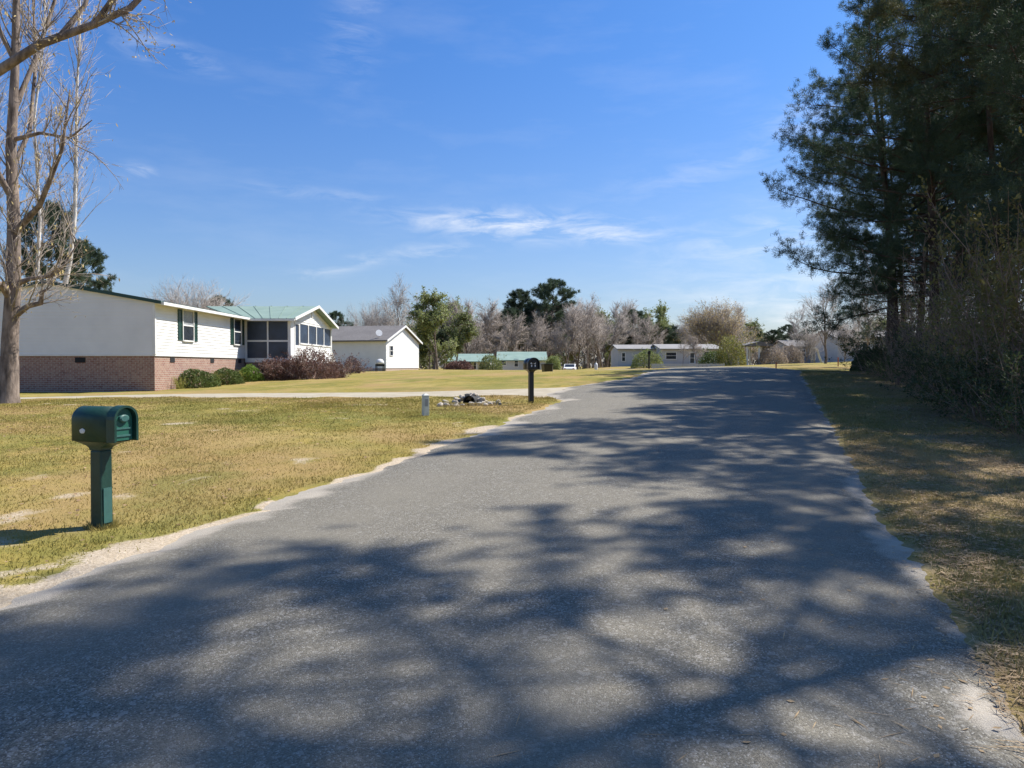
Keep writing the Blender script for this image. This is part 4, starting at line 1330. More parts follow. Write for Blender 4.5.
# porch roof
po = .35; psl = PR / hw; pz = PE - po * psl + .08
mb = MB()
rx0 = -W_ / 2 + .4
metal_roof(mb, (PX + po, P0 - po, pz), (-.15, P0 - po, pz), (rx0, PM, PE + PR + .08), (PX + po, PM, PE + PR + .08))
metal_roof(mb, (-.15, P1 + po, pz), (PX + po, P1 + po, pz), (PX + po, PM, PE + PR + .08), (rx0, PM, PE + PR + .08))
proof = mb.build('porch_roof', M['roof_green'], house)
mb = MB()
for s in (-1, 1):
    a = (PX + po + .003, PM + s * (hw + po), pz - .10); b = (PX + po + .003, PM, PE + PR - .02)
    mb.prism([a, b, (b[0], b[1], b[2] + .15), (a[0], a[1], a[2] + .15)], (.03, 0, 0))
mb.build('rake_board', M['trim'], proof)
mb = MB(); mb.box(.3, PX + po - .01, P0 - po - .08, P0 - po + .02, pz - .13, pz - .02); mb.box(.3, PX + po - .02, P0 - po + .02, P0 - .02, pz - .10, pz - .085)
mb.build('gutter', M['trim'], proof)
mb = MB()
for (x, w_) in ((PM, .25),):
    mb.box(PX - .012, PX + .02, x - w_, x + w_, PE + .35, PE + .62)
mb.build('gable_vent', M['trim'], house)
# steps with railings at the far end
st = MB()
for i in range(6):
    st.box(PX - 1.35, PX - .12, P1 + .02 + i * .3, P1 + .32 + i * .3, -.5, FL - .02 - i * .2)
stp = st.build('steps', M['concrete'], house)
for xr in (PX - 1.35, PX - .12):
    r_ = MB()
    for i in (0, 3, 6):
        y = P1 + .08 + i * .29; zt = FL - i * .2
        r_.box(xr - .05, xr + .05, y - .05, y + .05, zt - .5, zt + .95)
    for dz in (.35, .85):
        r_.prism([(xr - .025, P1 + .08, FL + dz), (xr - .025, P1 + 1.82, FL - 1.2 + dz), (xr - .025, P1 + 1.82, FL - 1.2 + dz + .07), (xr - .025, P1 + .08, FL + dz + .07)], (.05, 0, 0))
    for i in range(1, 12):
        if i in (6,): continue
        y = P1 + .08 + i * .145; z = FL - i * .1
        r_.box(xr - .015, xr + .015, y - .015, y + .015, z + .38, z + .9)
    r_.build('railing', M['trim'], stp)

# ------------------------------------------------------------------ white gabled house beyond
d2 = Vector((.25, .968, 0))
c2 = at(386, 370.5, 76)
rz2 = math.atan2(d2.y, d2.x) - PI / 2
h2 = empty('house', c2, rz2, 'white gabled house with grey shingle roof behind the porch', 'house')
W2, L2, E2, R2 = 9.0, 12.0, 3.0, 1.6          # gable runs along +y, house extends to -x
mb = MB(); mb.box(-L2 + .04, -.04, .04, W2 - .04, -.9, .22); mb.build('brick_base', M['brick_tan'], h2)
mb = MB(); mb.prism([(0, 0, .22), (0, W2, .22), (0, W2, E2), (0, W2 / 2, E2 + R2), (0, 0, E2)], (-L2, 0, 0))
laps(mb, (0, 0, 0), (0, 1, 0), (1, 0, 0), .23, E2 + R2, lambda z: (max(0, (z - E2) / R2) * W2 / 2 + .03, W2 - max(0, (z - E2) / R2) * W2 / 2 - .03), .15)
mb.build('wall', M['siding'], h2)
mb = MB(); o2 = .35; s2 = R2 / (W2 / 2); z2 = E2 - o2 * s2 + .06
mb.prism([(.3, -o2, z2), (.3, W2 / 2, E2 + R2 + .06), (.3, W2 / 2, E2 + R2 + .2), (.3, -o2, z2 + .14)], (-L2 - .6, 0, 0))
mb.prism([(.3, W2 + o2, z2), (.3, W2 / 2 + .001, E2 + R2 + .06), (.3, W2 / 2 + .001, E2 + R2 + .2), (.3, W2 + o2, z2 + .14)], (-L2 - .6, 0, 0))
rf = mb.build('roof', M['shingle'], h2)
mb = MB()
for s in (-1, 1):
    a = (.303, W2 / 2 + s * (W2 / 2 + o2), z2 - .06); b = (.303, W2 / 2, E2 + R2)
    mb.prism([a, b, (b[0], b[1], b[2] + .21), (a[0], a[1], a[2] + .21)], (.04, 0, 0))
mb.build('rake_board', M['trim'], rf)
window(h2, (.015, .95, 1.55), (0, 1, 0), (1, 0, 0), .7, .95)
window(h2, (-7.2, -.0, 1.3), (1, 0, 0), (0, -1, 0), .9, 1.1)
# dish on the roof
p = at(379, 333, 76.6)
dsh = empty('satellite_dish', p, 0, 'small white satellite dish on the grey shingle roof', 'satellite dish')
m_ = MB(); rings = []
for i in range(6):
    r_ = .02 + .33 * i / 5; rings.append([(r_ * math.cos(a), -.1 + .35 * (r_ ** 2) * -1 + .1, r_ * math.sin(a)) for a in np.arange(12) * PI / 6])
m_.loft(rings); m_.build('reflector', M['dish'], dsh, smooth=False, rot=(R(-20), 0, R(25)))
m_ = MB(); m_.tube([(0, .03, -.05), (0, .25, -.25), (0, .3, -.75)], .03); m_.build('mast', M['metal'], dsh)
# pale cover on dark stand by the shaded wall
x, y, _ = at(380, 371, 73.5)
gr = empty('grill', (x, y, g(x, y)), .4, 'white domed grill on a dark stand by the shaded wall', 'grill')
m_ = MB(); rings = []
for i in range(7):
    a = PI / 2 * i / 6; rings.append([(.42 * math.cos(a) * math.cos(t) + .001, .32 * math.cos(a) * math.sin(t), .72 + .5 * math.sin(a) ** .8) for t in np.arange(16) * PI / 8])
m_.loft(rings); m_.build('lid', M['dish'], gr, smooth=True)
m_ = MB(); m_.box(-.4, .4, -.3, .3, .50, .715); m_.build('firebox', M['dark'], gr, bevel=.02)
for sx in (-.36, .36):
    for sy in (-.26, .26):
        m_ = MB(); m_.box(sx - .03, sx + .03, sy - .03, sy + .03, -.1, .5); m_.build('leg', M['dark'], gr)

# ------------------------------------------------------------------ shrubs along the houses
lv_ = [dome_meshes(501, .95, .7, .74, 5200, .075), dome_meshes(502, .8, .65, .70, 4600, .075), dome_meshes(503, .62, .6, .72, 3600, .08)]
for (px, Y, i, mt, lab, sc) in ((195, 31.6, 0, 'leaf_hedge', 'dark green clipped shrub nearest the brick corner', 1.0),
                               (226, 34.6, 1, 'leaf_hedge', 'middle clipped green shrub along the brick base', 1.0),
                               (250, 37.2, 2, 'leaf_bright', 'bright green shrub by the porch corner', 1.05)):
    x = (px - 512) / FPX * Y
    s_ = make_shrub('clipped_shrub', lv_[i][0], lv_[i][1], M['vine'], M[mt], lab, 'shrub')
    s_.location = (x, Y, g(x, Y) - .03); s_.scale = (sc, sc, sc); s_['group'] = 'clipped shrubs along the brick base'
# yellowish grass tufts between
s_, l_ = shrub_meshes(520, .45, .75, 26, 420, .10, .5, .18, twigs=5)
for (px, Y, lab, sc) in ((213, 33.0, 'straw coloured grass clump between two clipped shrubs', .95), (238, 36, 'straw coloured grass clump before the bright shrub', .9),
                         (181, 30.6, 'dry brown grass clump at the brick corner', .75), (266, 38.2, 'dry brown bush stub beside the bright shrub', 1.0)):
    if px == 213:
        gp = make_shrub('ornamental_grass', s_, l_, M['leaf_yellow'], M['leaf_yellow'], '', 'plant'); o = gp
    else:
        o = copy_tree(gp)
    x = (px - 512) / FPX * Y
    o.location = (x, Y, g(x, Y)); o.rotation_euler = (0, 0, px); o.scale = (sc, sc, sc)
    tag(o, lab, 'plant', 'dry grass clumps along the brick base')
for (px, Y, rad, h, lab, seed) in ((279, 38.0, 1.0, 1.25, 'darker reddish bush under the porch screen', 511), (309, 38.4, 1.45, 1.65, 'broad reddish leaved bush before the porch gable', 512),
                                   (336, 43.5, .5, 1.1, 'small reddish bush beside the porch steps', 513), (352, 58, .6, 1.55, 'dark red bush before the white gabled house', 514)):
    s_, l_ = shrub_meshes(seed, rad, h, int(40 * rad) + 20, int(3600 * rad), .085, 1.35, .55, twigs=18)
    d_s, d_l = dome_meshes(seed + 50, rad, rad * .75, h * .86, int(2600 * rad), .09, .55)
    l_ = cat_meshes([l_, d_l])
    x = (px - 512) / FPX * Y
    b = make_shrub('reddish_shrub', s_, l_, M['twig_warm'], M['leaf_red'], lab, 'shrub'); b['group'] = 'reddish bushes by the houses'
    b.location = (x, Y, g(x, Y) - .03)
for (px, Y, rad, h, mt, lab, seed) in ((647, 92, 2.0, 2.2, 'leaf_spring', 'green bush before the left end of the low white house', 521),
                                       (731, 86, 1.6, 3.4, 'leaf_yellow', 'yellow green bush at the right end of the low white house', 522),
                                       (716, 88, 2.0, 1.8, 'leaf_hedge', 'dark green bush left of the yellow green one', 525),
                                       (491, 96, 1.5, 2.2, 'leaf_spring', 'green bush before the long pale green roof', 523),
                                       (553, 98, 1.0, 1.9, 'leaf_spring', 'small pale green bush right of the black mailbox', 524),
                                       (460, 84, 1.6, 1.0, 'leaf_red', 'low reddish bush at the left end of the pale green roof', 526),
                                       (872, 32, .8, 1.0, 'leaf_dark', 'dark bush at the grove edge beside the sunny lawn', 527),
                                       (772, 92, 1.8, 2.2, 'leaf_haze', 'brown bush before the far trees right of the road', 528),
                                       (790, 94, 1.6, 2.4, 'leaf_haze', 'tan bush left of the blue grey shed', 529)):
    s_, l_ = dome_meshes(seed, rad, rad * .8, h, 3200, .16, .6)
    s2_, l2_ = shrub_meshes(seed, rad, h * 1.25, 22, 900, .14, .8, .5)
    x = (px - 512) / FPX * Y
    b = make_shrub('bush', cat_meshes([s_, s2_]), cat_meshes([l_, l2_]), M['twig'], M[mt], lab, 'bush'); b.location = (x, Y, g(x, Y) - .05)


# ------------------------------------------------------------------ far buildings
def ground_at(px, Y):
    x = (px - 512) / FPX * Y
    return x, g(x, Y)


def far_house(px0, px1, Y, ridge_y, eave_y, wmat, rmat, label, windows, depth=8.0, yaw=0, name='house', posts=0, front_y=None):
    xa = (px0 - 512) / FPX * Y; xb = (px1 - 512) / FPX * Y
    zr = at(0, ridge_y, Y + depth / 2)[2]; ze = at(0, eave_y, Y)[2]
    gb = min(g(xa, Y), g(xb, Y), g((xa + xb) / 2, Y + depth))
    base = min(gb, ze - 2.5)
    r = empty(name, (xa, Y, base), yaw, label, 'house')
    w = xb - xa; e_ = ze - base; rr = zr - base
    m = MB(); m.prism([(0.2, 0, -.3), (.2, depth, -.3), (.2, depth, e_), (.2, depth / 2, rr - .1), (.2, 0, e_)], (w - .4, 0, 0)); m.build('wall', M[wmat], r)
    m = MB(); o = .4; s = (rr - e_) / (depth / 2)
    m.prism([(-.1, -o, e_ - o * s + .05), (-.1, depth / 2, rr), (-.1, depth / 2, rr + .12), (-.1, -o, e_ - o * s + .17)], (w + .2, 0, 0))
    m.prism([(-.1, depth + o, e_ - o * s + .05), (-.1, depth / 2 + .001, rr), (-.1, depth / 2 + .001, rr + .12), (-.1, depth + o, e_ - o * s + .17)], (w + .2, 0, 0))
    m.build('roof', M[rmat], r)
    for (p0, p1, y0, y1) in windows:
        x0 = (p0 - px0) / FPX * Y; x1 = (p1 - px0) / FPX * Y
        z0 = at(0, y1, Y)[2] - base; z1 = at(0, y0, Y)[2] - base
        window(r, (x0, -.005, z0), (1, 0, 0), (0, -1, 0), x1 - x0, z1 - z0, .09, sash=(z1 - z0) < 1.9)
    for i in range(posts):
        x = w * (i + .3) / posts
        m = MB(); m.box(x - .1, x + .1, -1.9, -1.7, -.3, e_ - .25); m.build('porch_post', M['trim'], r)
    if posts:
        m = MB(); m.prism([(-.1, -2.1, e_ - .25), (-.1, -.02, e_ + .02), (-.1, -.02, e_ + .12), (-.1, -2.1, e_ - .13)], (w + .2, 0, 0)); m.build('porch_roof', M[rmat], r)
    return r


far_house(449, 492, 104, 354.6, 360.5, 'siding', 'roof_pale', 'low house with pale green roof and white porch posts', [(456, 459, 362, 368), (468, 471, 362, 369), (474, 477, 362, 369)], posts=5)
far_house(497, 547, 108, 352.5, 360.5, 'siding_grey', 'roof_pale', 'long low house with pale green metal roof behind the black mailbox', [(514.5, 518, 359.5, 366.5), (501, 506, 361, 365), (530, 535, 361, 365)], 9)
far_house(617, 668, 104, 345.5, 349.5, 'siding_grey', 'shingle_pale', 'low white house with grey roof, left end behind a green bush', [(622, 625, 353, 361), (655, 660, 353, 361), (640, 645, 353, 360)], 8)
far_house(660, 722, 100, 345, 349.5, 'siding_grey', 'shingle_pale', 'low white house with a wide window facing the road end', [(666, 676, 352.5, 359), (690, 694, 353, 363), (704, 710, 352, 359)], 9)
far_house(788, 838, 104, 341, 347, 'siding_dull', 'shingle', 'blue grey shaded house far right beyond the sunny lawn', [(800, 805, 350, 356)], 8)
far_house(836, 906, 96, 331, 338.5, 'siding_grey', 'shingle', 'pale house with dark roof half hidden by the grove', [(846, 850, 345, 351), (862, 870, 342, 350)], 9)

# carport on white posts
x, gzz = ground_at(747, 92)
cp = empty('carport', (x, 92, gzz), 0, 'small open carport on white posts at the road end', 'carport')
for sx in (0, 1.45, 2.9):
    for sy in (0, 3.5):
        m = MB(); m.box(sx - .09, sx + .09, sy - .09, sy + .09, -.6, 2.35); m.build('post', M['trim'], cp)
m = MB(); m.prism([(-.3, -.4, 2.35), (3.2, -.4, 2.35), (3.2, -.4, 2.5), (1.45, -.4, 2.95), (-.3, -.4, 2.5)], (0, 4.3, 0)); m.build('roof', M['shingle'], cp)
# white bent post (slide)
x, gzz = ground_at(816, 84)
sd = empty('playground_slide', (x, 84, gzz), 0, 'white bent slide standing on the sunny lawn', 'slide')
m = MB(); prof = [(-.55, 1.62), (-.1, 1.66), (.12, 1.45), (.34, .7), (.55, .12), (.75, .05)]
m.loft([[(a, -.25, b - .05), (a, .25, b - .05), (a, .25, b + .13), (a, -.25, b + .13)] for a, b in prof]); m.build('chute', M['dish'], sd)
for sx in (-.5, -.2):
    m = MB(); m.box(sx - .04, sx + .04, -.22, .22, -.3, 1.58); m.build('ladder_leg', M['metal'], sd)
# picket fence along the far lawn
xa, ga = ground_at(652, 84); xb, gb = ground_at(724, 84)
fe = empty('picket_fence', (xa, 84, ga), 0, 'low grey picket fence before the low white house', 'fence')
m = MB(); nP = 56
for i in range(nP):
    x = (xb - xa) * i / (nP - 1); m.box(x - .045, x + .045, -.02, .0, -.25, .62)
m.build('pickets', M['siding_grey'], fe)
m = MB(); m.box(0, xb - xa, .003, .04, .12, .20); m.box(0, xb - xa, .003, .04, .42, .50); m.build('rail', M['siding_grey'], fe)
# dark post
x, gzz = ground_at(649, 82)
up = empty('lamp_post', (x, 82, gzz), 0, 'thin dark post standing by the green bush at the road end', 'post')
m = MB(); m.tube([(0, 0, -.3), (0, 0, 1.65)], .09, 10); m.build('post', M['dark'], up)
m = MB(); m.box(-.14, .14, -.14, .14, 1.66, 1.92); m.prism([(-.18, -.18, 1.92), (.18, -.18, 1.92), (0, -.18, 2.05)], (0, .36, 0)); m.build('head', M['dark'], up)
# dark bin with white panel
x, gzz = ground_at(547, 46)
bn = empty('trash_bin', (x, 46, gzz), .35, 'black bin with a white end panel behind the black mailbox', 'bin')
m = MB(); m.loft([[(-.24, -.22, 0), (.24, -.22, 0), (.24, .22, 0), (-.24, .22, 0)], [(-.29, -.26, .50), (.29, -.26, .50), (.29, .26, .50), (-.29, .26, .50)]]); m.build('body', M['box_black'], bn, bevel=.02)
m = MB(); m.box(-.32, .32, -.29, .29, .503, .56); m.build('lid', M['box_black'], bn, bevel=.02)
m = MB(); m.box(.293, .31, -.2, .2, .08, .45); m.build('end_panel', M['white_mark'], bn)
# white propane cylinder
x, gzz = ground_at(596, 88)
tk = empty('gas_cylinder', (x, 88, gzz), 0, 'upright white gas cylinder at the edge of the far lawn', 'cylinder')
m = MB(); m.loft([[(r_ * math.cos(a), r_ * math.sin(a), z) for a in np.arange(14) * 2 * PI / 14] for r_, z in ((.17, -.1), (.19, 0), (.2, .7), (.17, .86), (.09, .94))]); m.build('tank', M['dish'], tk, smooth=True)
m = MB(); m.tube([(0, 0, .94), (0, 0, 1.02)], .08, 10); m.build('valve_collar', M['metal'], tk)
# white parked car far away
x, gzz = ground_at(570, 112)
zc = gzz
car = empty('parked_car', (x, 112, zc), R(82), 'white car parked far off before the brown wood', 'car')
side_p = [(-2.1, .35), (-2.15, .75), (-1.2, .92), (-.6, 1.38), (.75, 1.4), (1.5, .98), (2.1, .9), (2.15, .4)]
m = MB(); m.loft([[(a, -.85 * k, b) for a, b in side_p] for k in (1,)] + [[(a, .85, b) for a, b in side_p]]); m.build('body', M['dish'], car, bevel=.05)
m = MB()
for sy in (-.862, .852):
    m.prism([(-1.05, sy, .93), (-.55, sy, 1.3), (.7, sy, 1.32), (1.3, sy, .97)], (0, .01, 0))
for (xa_, za_, xb_, zb_) in ((-1.15, .955, -.64, 1.35), (.82, 1.36, 1.42, 1.03)):
    k_ = -.006 if xa_ < 0 else .006
    m.quad((xa_ + k_, -.72, za_ + .006), (xa_ + k_, .72, za_ + .006), (xb_ + k_, .66, zb_ + .006), (xb_ + k_, -.66, zb_ + .006))
m.build('window', M['glass'], car)
for sy in (-.62, .62):
    m = MB(); m.box(-2.17, -2.12, sy - .12, sy + .12, .62, .78); m.build('tail_light', M['orange'], car)
    m = MB(); m.box(2.1, 2.16, sy - .14, sy + .14, .58, .74); m.build('headlight', M['glass'], car)
for sx in (-1.35, 1.35):
    for sy in (-.87, .67):
        m = MB(); m.loft([[(sx + .32 * math.cos(a), yy_, .32 + .32 * math.sin(a)) for a in np.arange(16) * PI / 8] for yy_ in (sy, sy + .2)]); m.build('wheel', M['tyre'], car)
# orange stakes
for (px, Y, h, lab) in ((838, 46, .52, 'taller orange marker stake on the sunny lawn by the grove'), (776, 40, .26, 'short orange marker stake at the right road edge')):
    x, gzz = ground_at(px, Y)
    s_ = empty('marker_stake', (x, Y, gzz), .2, lab, 'stake', 'orange marker stakes')
    m = MB(); m.loft([[(-.02, -.02, -.2), (.02, -.02, -.2), (.02, .02, -.2), (-.02, .02, -.2)], [(-.028, -.028, h), (.028, -.028, h), (.028, .028, h), (-.028, .028, h)]])
    m.build('shaft', M['orange'], s_)
    m = MB(); m.box(-.033, .033, -.033, .033, h + .002, h + .03); m.build('cap', M['orange'], s_)


# ------------------------------------------------------------------ mailboxes
def arch(w, h, n=14, z0=0.0, k=1.0):
    """flat sided, round topped profile in (y, z)"""
    r = w / 2
    pts = [(-r, z0), (-r, z0 + h - r * .92)]
    for i in range(1, n):
        a = PI - PI * i / n
        pts.append((r * math.cos(a), z0 + h - r * .92 + r * .92 * math.sin(a)))
    return pts + [(r, z0 + h - r * .92), (r, z0)]


def mailbox(loc, rz, label, body_m, door_m, group, Lb=.56, w=.235, h=.285, zb=.72, pw=.148, number=False, strip=True, emblem=True, shift=0.0):
    r = empty('mailbox', loc, rz, label, 'mailbox', group)
    x0, x1 = -Lb / 2 + shift, Lb / 2 + shift
    m = MB(); rings = []
    for x, k in ((x0, .90), (x0 + .008, .96), (x0 + .025, 1.0), (x1 - .055, 1.0)):
        rings.append([(x, y * k, zb + (z - 0) * k) for y, z in arch(w, h)])
    m.loft(rings); body = m.build('box', body_m, r, smooth=False)
    sm = body.data
    for p in sm.polygons: p.use_smooth = abs(p.normal.x) < .5
    # hood standing past the door
    m = MB(); o = arch(w + .022, h + .012, 14, -.002); i_ = arch(w - .022, h - .014, 14, .006)
    n = len(o); xs_ = (x1 - .075, x1 + .012)
    vs = [(xs_[0], y, zb + z) for y, z in o] + [(xs_[1], y, zb + z) for y, z in o] + [(xs_[1], y, zb + z) for y, z in i_] + [(x1 - .05, y, zb + z) for y, z in i_]
    fs = []
    for j in range(n):
        j2 = (j + 1) % n
        if j2 == 0: continue
        fs += [(j, j2, n + j2, n + j), (n + j, n + j2, 2 * n + j2, 2 * n + j), (2 * n + j, 2 * n + j2, 3 * n + j2, 3 * n + j)]
    m.add(vs, fs); m.build('hood', body_m, body)
    # door with handle
    m = MB(); m.loft([[(x, y * .995, zb + .008 + z) for y, z in arch(w - .03, h - .022)] for x in (x1 - .05, x1 - .028)]); door = m.build('door', door_m, r)
    m = MB()
    m.loft([[(x1 - .027 + dx_, y * s_, zb + h * .66 + z * s_) for y, z in [(.052 * math.cos(a), .034 * math.sin(a)) for a in np.arange(14) * 2 * PI / 14]] for dx_, s_ in ((0, 1), (.018, .92), (.026, .7))])
    m.box(x1 - .0275, x1 - .020, -w * .36, w * .36, zb + .04, zb + .055); m.box(x1 - .0275, x1 - .020, -w * .36, w * .36, zb + .10, zb + .112)
    m.build('handle', M['strip'] if strip else door_m, door)
    # bracket flaring from post to box
    m = MB(); rings = []
    for i in range(7):
        t = i / 6; e_ = (1 - math.cos(t * PI / 2)) ** 1.25
        hx0 = -pw / 2 + (x0 + .03 + pw / 2) * e_ * .92; hx1 = pw / 2 + (x1 - .05 - pw / 2) * e_
        hy_ = pw / 2 + (w / 2 - .004 - pw / 2) * e_
        z = zb - .075 + .075 * t - .002
        rings.append([(hx0, -hy_, z), (hx1, -hy_, z), (hx1, hy_, z), (hx0, hy_, z)])
    m.loft(rings); m.build('bracket', body_m, r)
    m = MB(); m.loft([[(-pw / 2 * k, -pw / 2 * k, z), (pw / 2 * k, -pw / 2 * k, z), (pw / 2 * k, pw / 2 * k, z), (-pw / 2 * k, pw / 2 * k, z)] for z, k in ((-.3, 1.04), (zb - .0765, .98))])
    post = m.build('post', body_m, r, bevel=.012)
    if strip:
        m = MB(); m.box(pw / 2 + .003, pw / 2 + .009, -pw * .34, pw * .34, .04, .33); m.build('sunlit_strip', M['strip'], post)  # lighter panel paints the sunlit lower part of the post face
    if emblem:
        m = MB(); yc = -w / 2
        for a in range(5):
            t = a * 2 * PI / 5 + .3
            m.loft([[(-.075 + .012 * math.cos(t) + rr_ * math.cos(b), yc + yo, zb + .085 + .008 * math.sin(t) + rr_ * .8 * math.sin(b)) for b in np.arange(8) * PI / 4] for yo, rr_ in ((.001, .019), (-.004 - a * .0004, .016))])
        m.build('flag_pivot', M['white_mark'], body)
    if number:
        xf = x1 - .0275; zc_ = zb + h * .40
        m = MB()
        for yc in (-.042, .042):
            m.box(xf, xf + .004, yc - .013, yc + .013, zc_ - .045, zc_ + .055)
            m.prism([(xf, yc - .013, zc_ + .05), (xf, yc - .035, zc_ + .03), (xf, yc - .03, zc_ + .015), (xf, yc - .013, zc_ + .03)], (.0038, 0, 0))
        m.build('number', M['white_mark'], door)
    return r


MG = 'roadside mailboxes'
x, y, z = at(102, 527, 6.2)
mailbox((x, y, g(x, y)), R(-19), 'green plastic mailbox on its own post by the left road edge', M['box_green'], M['box_door'], MG, Lb=.47, w=.22, pw=.118, shift=.03)
x, y, z = at(531, 402, 16.7)
mailbox((x, y, g(x, y)), R(-70), 'black plastic mailbox with white number beside the driveway mouth', M['box_black'], M['box_black'], MG,
        Lb=.34, w=.26, h=.25, zb=.72, pw=.105, number=True, strip=False, emblem=False)

# utility marker post
x, y, z = at(425.5, 416, 14.2)
mp_ = empty('utility_post', (x, y, g(x, y)), R(28), 'short square grey white utility post on the lawn left of the rocks', 'post')
m = MB(); m.box(-.055, .055, -.055, .055, -.25, .385); m.build('shaft', M['post_white'], mp_, bevel=.006)
m = MB(); m.loft([[(-.06, -.06, .386), (.06, -.06, .386), (.06, .06, .386), (-.06, .06, .386)], [(-.02, -.02, .42), (.02, -.02, .42), (.02, .02, .42), (-.02, .02, .42)]]); m.build('cap', M['post_white'], mp_)
m = MB(); m.box(-.03, .03, -.0595, -.0565, .18, .32); m.build('label_plate', M['metal'], mp_)

# culvert pipe and rocks at the driveway
x, y, z = at(469, 405, 16.6)
cv = empty('culvert_pipe', (x, y, g(x, y) - .03), R(-14), 'dark open end of a culvert pipe under the pale rocks', 'pipe')
m = MB(); a_ = np.arange(20) * PI / 10
ro, ri = .14, .125
m.loft([[(r_ * math.cos(a), yy_, .04 + r_ * math.sin(a)) for a in a_] for r_, yy_ in ((ro, .55), (ro, 0), (ri, 0), (ri, .5))], cap=False); m.build('pipe', M['pipe'], cv)
m = MB(); m.loft([[(ri * .99 * math.cos(a), yy_, .04 + ri * .99 * math.sin(a)) for a in a_] for yy_ in (.5, .53)]); m.build('pipe_dark_end', M['dark'], cv)
import bmesh
rock_me = []
for k in range(6):
    bm = bmesh.new(); bmesh.ops.create_icosphere(bm, subdivisions=2, radius=1)
    rg = np.random.default_rng(600 + k)
    pl = rg.normal(size=(9, 3)); pl /= np.linalg.norm(pl, axis=1)[:, None]; dd = rg.uniform(.62, .95, 9)
    for v in bm.verts:
        p = np.array(v.co)
        for q in range(9):
            s_ = p @ pl[q]
            if s_ > dd[q]: p = p - pl[q] * (s_ - dd[q])
        v.co = p * np.array([1, .8, .62]) * (1 + rg.normal(0, .015))
    me_ = bpy.data.meshes.new('rock'); bm.to_mesh(me_); bm.free(); me_.materials.append(M['rock']); rock_me.append(me_)
rg = np.random.default_rng(61)
spots = []
for k in range(62):
    if k < 28:
        a = PI * (k % 14 + .5) / 14; px = 469 + 15 * math.cos(a) * rg.uniform(.75, 1.1); yy_ = 16.7 + (k // 14) * .25 + .2 * math.sin(a) * rg.uniform(.5, 1.1); zz = .24 * math.sin(a) * rg.uniform(.4, 1.0); s_ = rg.uniform(.05, .10)
    else:
        px = rg.choice([rg.uniform(436, 458), rg.uniform(478, 500), rg.uniform(446, 496)]); yy_ = rg.uniform(16.0, 17.3); zz = 0; s_ = rg.uniform(.045, .10)
    spots.append((px, yy_, zz, s_))
for (px, yy_, zz, s_) in spots:
    x = (px - 512) / FPX * yy_
    o = link('rock', rock_me[rg.integers(0, 6)], None, (x, yy_, g(x, yy_) - .10 * math.exp(-((yy_ - 17) / .9) ** 2 - ((x + 1.3) / 1.9) ** 2) + zz + s_ * .32), tuple(rg.uniform(0, 6, 3) * np.array([.12, .12, 1])))
    o.scale = (s_ * rg.uniform(.8, 1.3), s_, s_ * rg.uniform(.8, 1.2))
    tag(o, 'pale rock of the heap around the culvert mouth' if zz > 0 else 'pale rock scattered on the grass beside the culvert heap', 'rock', 'rocks around the culvert')

# ------------------------------------------------------------------ sky, sun, camera
w = bpy.data.worlds.new('World'); scene.world = w; w.use_nodes = True
nt = w.node_tree; bg = nt.nodes['Background']
sky = nt.nodes.new('ShaderNodeTexSky'); sky.sky_type = 'NISHITA'; sky.sun_disc = False
sky.sun_elevation = R(SUN_EL); sky.sun_rotation = R(SUN_AZ)
sky.air_density = 1.0; sky.dust_density = 1.1; sky.ozone_density = 2.5; sky.altitude = 0
hs = nt.nodes.new('ShaderNodeMix'); hs.data_type = 'RGBA'; hs.blend_type = 'MULTIPLY'; hs.inputs[0].default_value = 1
L(nt, sky.outputs[0], hs.inputs[6])
tc = nt.nodes.new('ShaderNodeTexCoord').outputs['Generated']
sp = nt.nodes.new('ShaderNodeSeparateXYZ'); L(nt, tc, sp.inputs[0])
up = N(nt, 'ShaderNodeMapRange', interpolation_type='SMOOTHSTEP'); L(nt, math_n(nt, 'ARCSINE', sp.outputs[2]), up.inputs[0])
up.inputs[1].default_value = R(-4); up.inputs[2].default_value = R(26)
L(nt, mixc(nt, up.outputs[0], (.74, .755, .85), (.355, .665, 1.06)), hs.inputs[7])
az = math_n(nt, 'ARCTAN2', sp.outputs[0], sp.outputs[1]); el = math_n(nt, 'ARCSINE', sp.outputs[2])


def blob(a0, e0, wa, we, tilt=0.0):
    da = math_n(nt, 'SUBTRACT', az, R(a0)); de = math_n(nt, 'SUBTRACT', el, R(e0))
    de = math_n(nt, 'SUBTRACT', de, math_n(nt, 'MULTIPLY', da, tilt))
    q = math_n(nt, 'ADD', math_n(nt, 'POWER', math_n(nt, 'ABSOLUTE', math_n(nt, 'DIVIDE', da, R(wa))), 2.), math_n(nt, 'POWER', math_n(nt, 'ABSOLUTE', math_n(nt, 'DIVIDE', de, R(we))), 2.))
    return math_n(nt, 'EXPONENT', math_n(nt, 'MULTIPLY', q, -1.))


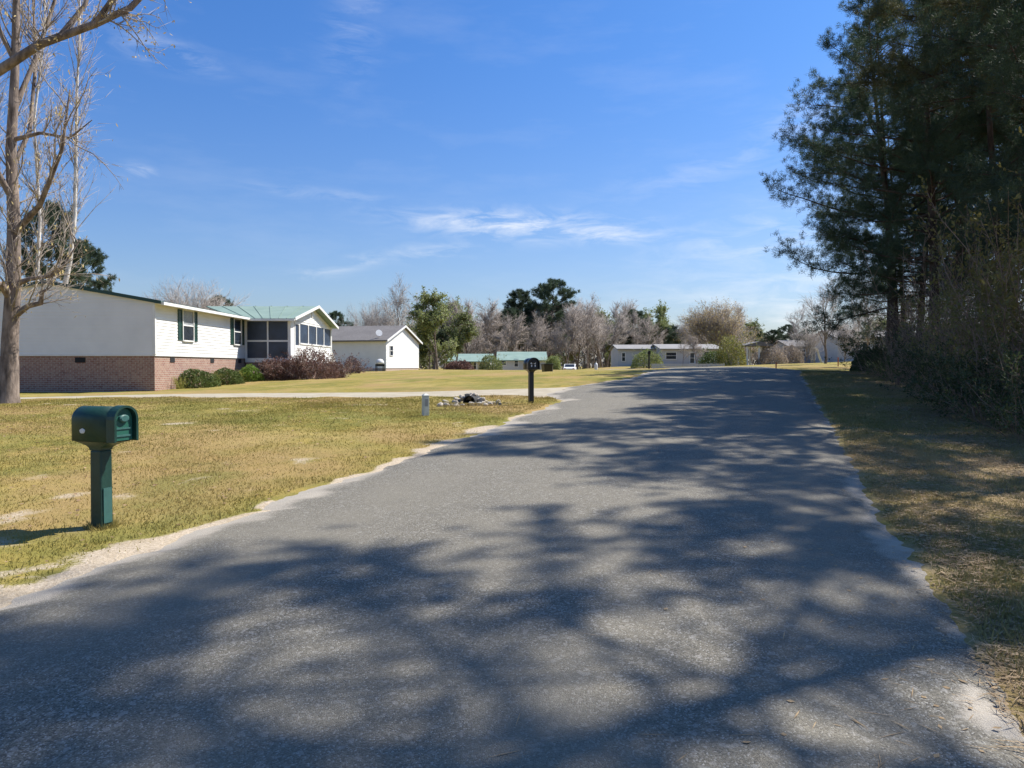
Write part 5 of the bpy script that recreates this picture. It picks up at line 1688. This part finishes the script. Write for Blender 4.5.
mask = None
for (a0, e0, wa, we, tl, k) in ((0.5, 10.6, 8.0, 1.0, -.04, 1.0), (5, 10.2, 6.0, .8, -.08, .95), (-12.5, 7.4, 4.0, .6, .25, .38), (-24.5, 20.6, 3.0, .8, -.1, .5),
                                (-26.3, 13.0, 1.1, .5, 0, .5), (-11.5, 24.0, 2.2, 3.6, .8, .22), (-15, 12.5, 6, .5, -.05, .22), (20, 9.0, 9, 2.6, .1, .4),
                                (16, 14.5, 9, 1.2, .2, .22), (-6, 8.6, 4, .6, .1, .45), (28, 4, 16, 3, 0, .8), (24, 18, 6, 1.5, .3, .35)):
    b_ = math_n(nt, 'MULTIPLY', blob(a0, e0, wa, we, tl), k)
    mask = b_ if mask is None else math_n(nt, 'MAXIMUM', mask, b_)
cb = nt.nodes.new('ShaderNodeCombineXYZ')
L(nt, math_n(nt, 'MULTIPLY', az, 1.0), cb.inputs[0]); L(nt, math_n(nt, 'MULTIPLY', el, 4.0), cb.inputs[1])
cn = N(nt, 'ShaderNodeTexNoise', Scale=13., Detail=8., Roughness=.62, Distortion=.6); L(nt, cb.outputs[0], cn.inputs['Vector'])
cov = math_n(nt, 'MULTIPLY', mask, ramp(nt, cn.outputs['Fac'], .42, .68))
cn2 = N(nt, 'ShaderNodeTexNoise', Scale=4., Detail=6., Roughness=.6); L(nt, cb.outputs[0], cn2.inputs['Vector'])
thin_ = math_n(nt, 'MULTIPLY', ramp(nt, cn2.outputs['Fac'], .5, .75), .07)
cov = math_n(nt, 'MAXIMUM', math_n(nt, 'MULTIPLY', cov, .8), thin_)
CLOUD = 6.6
L(nt, mixc(nt, cov, hs.outputs[2], (CLOUD, CLOUD * 1.02, CLOUD * 1.05)), bg.inputs['Color'])
bg.inputs['Strength'].default_value = .10

sun = bpy.data.lights.new('sun', 'SUN'); sun.energy = 5.0; sun.angle = R(.53); sun.color = (1, .95, .87)
so = bpy.data.objects.new('sun', sun); COL.objects.link(so)
sd_ = Vector((math.sin(R(SUN_AZ)) * math.cos(R(SUN_EL)), math.cos(R(SUN_AZ)) * math.cos(R(SUN_EL)), math.sin(R(SUN_EL))))
so.rotation_euler = sd_.to_track_quat('Z', 'Y').to_euler(); so.location = (20, 20, 40)

cam = bpy.data.cameras.new('camera'); cam.sensor_fit = 'HORIZONTAL'; cam.sensor_width = 36; cam.lens = 36 * FPX / 1024
cam.clip_start = .05; cam.clip_end = 8000
co = bpy.data.objects.new('camera', cam); COL.objects.link(co)
co.location = (0, 0, EYE); co.rotation_euler = (PI / 2 - PITCH, 0, 0)
scene.camera = co

for o_ in (PINES + UNDER + list(BT.values())):
    if not USED.get(o_.name):
        for c_ in list(o_.children): bpy.data.objects.remove(c_)
        bpy.data.objects.remove(o_)

scene.view_settings.view_transform = 'Standard'; scene.view_settings.look = 'None'
scene.view_settings.exposure = .68; scene.view_settings.gamma = 1
scene.render.engine = 'CYCLES'
scene.cycles.max_bounces = 6; scene.cycles.diffuse_bounces = 3; scene.cycles.transmission_bounces = 3
scene.cycles.use_denoising = True
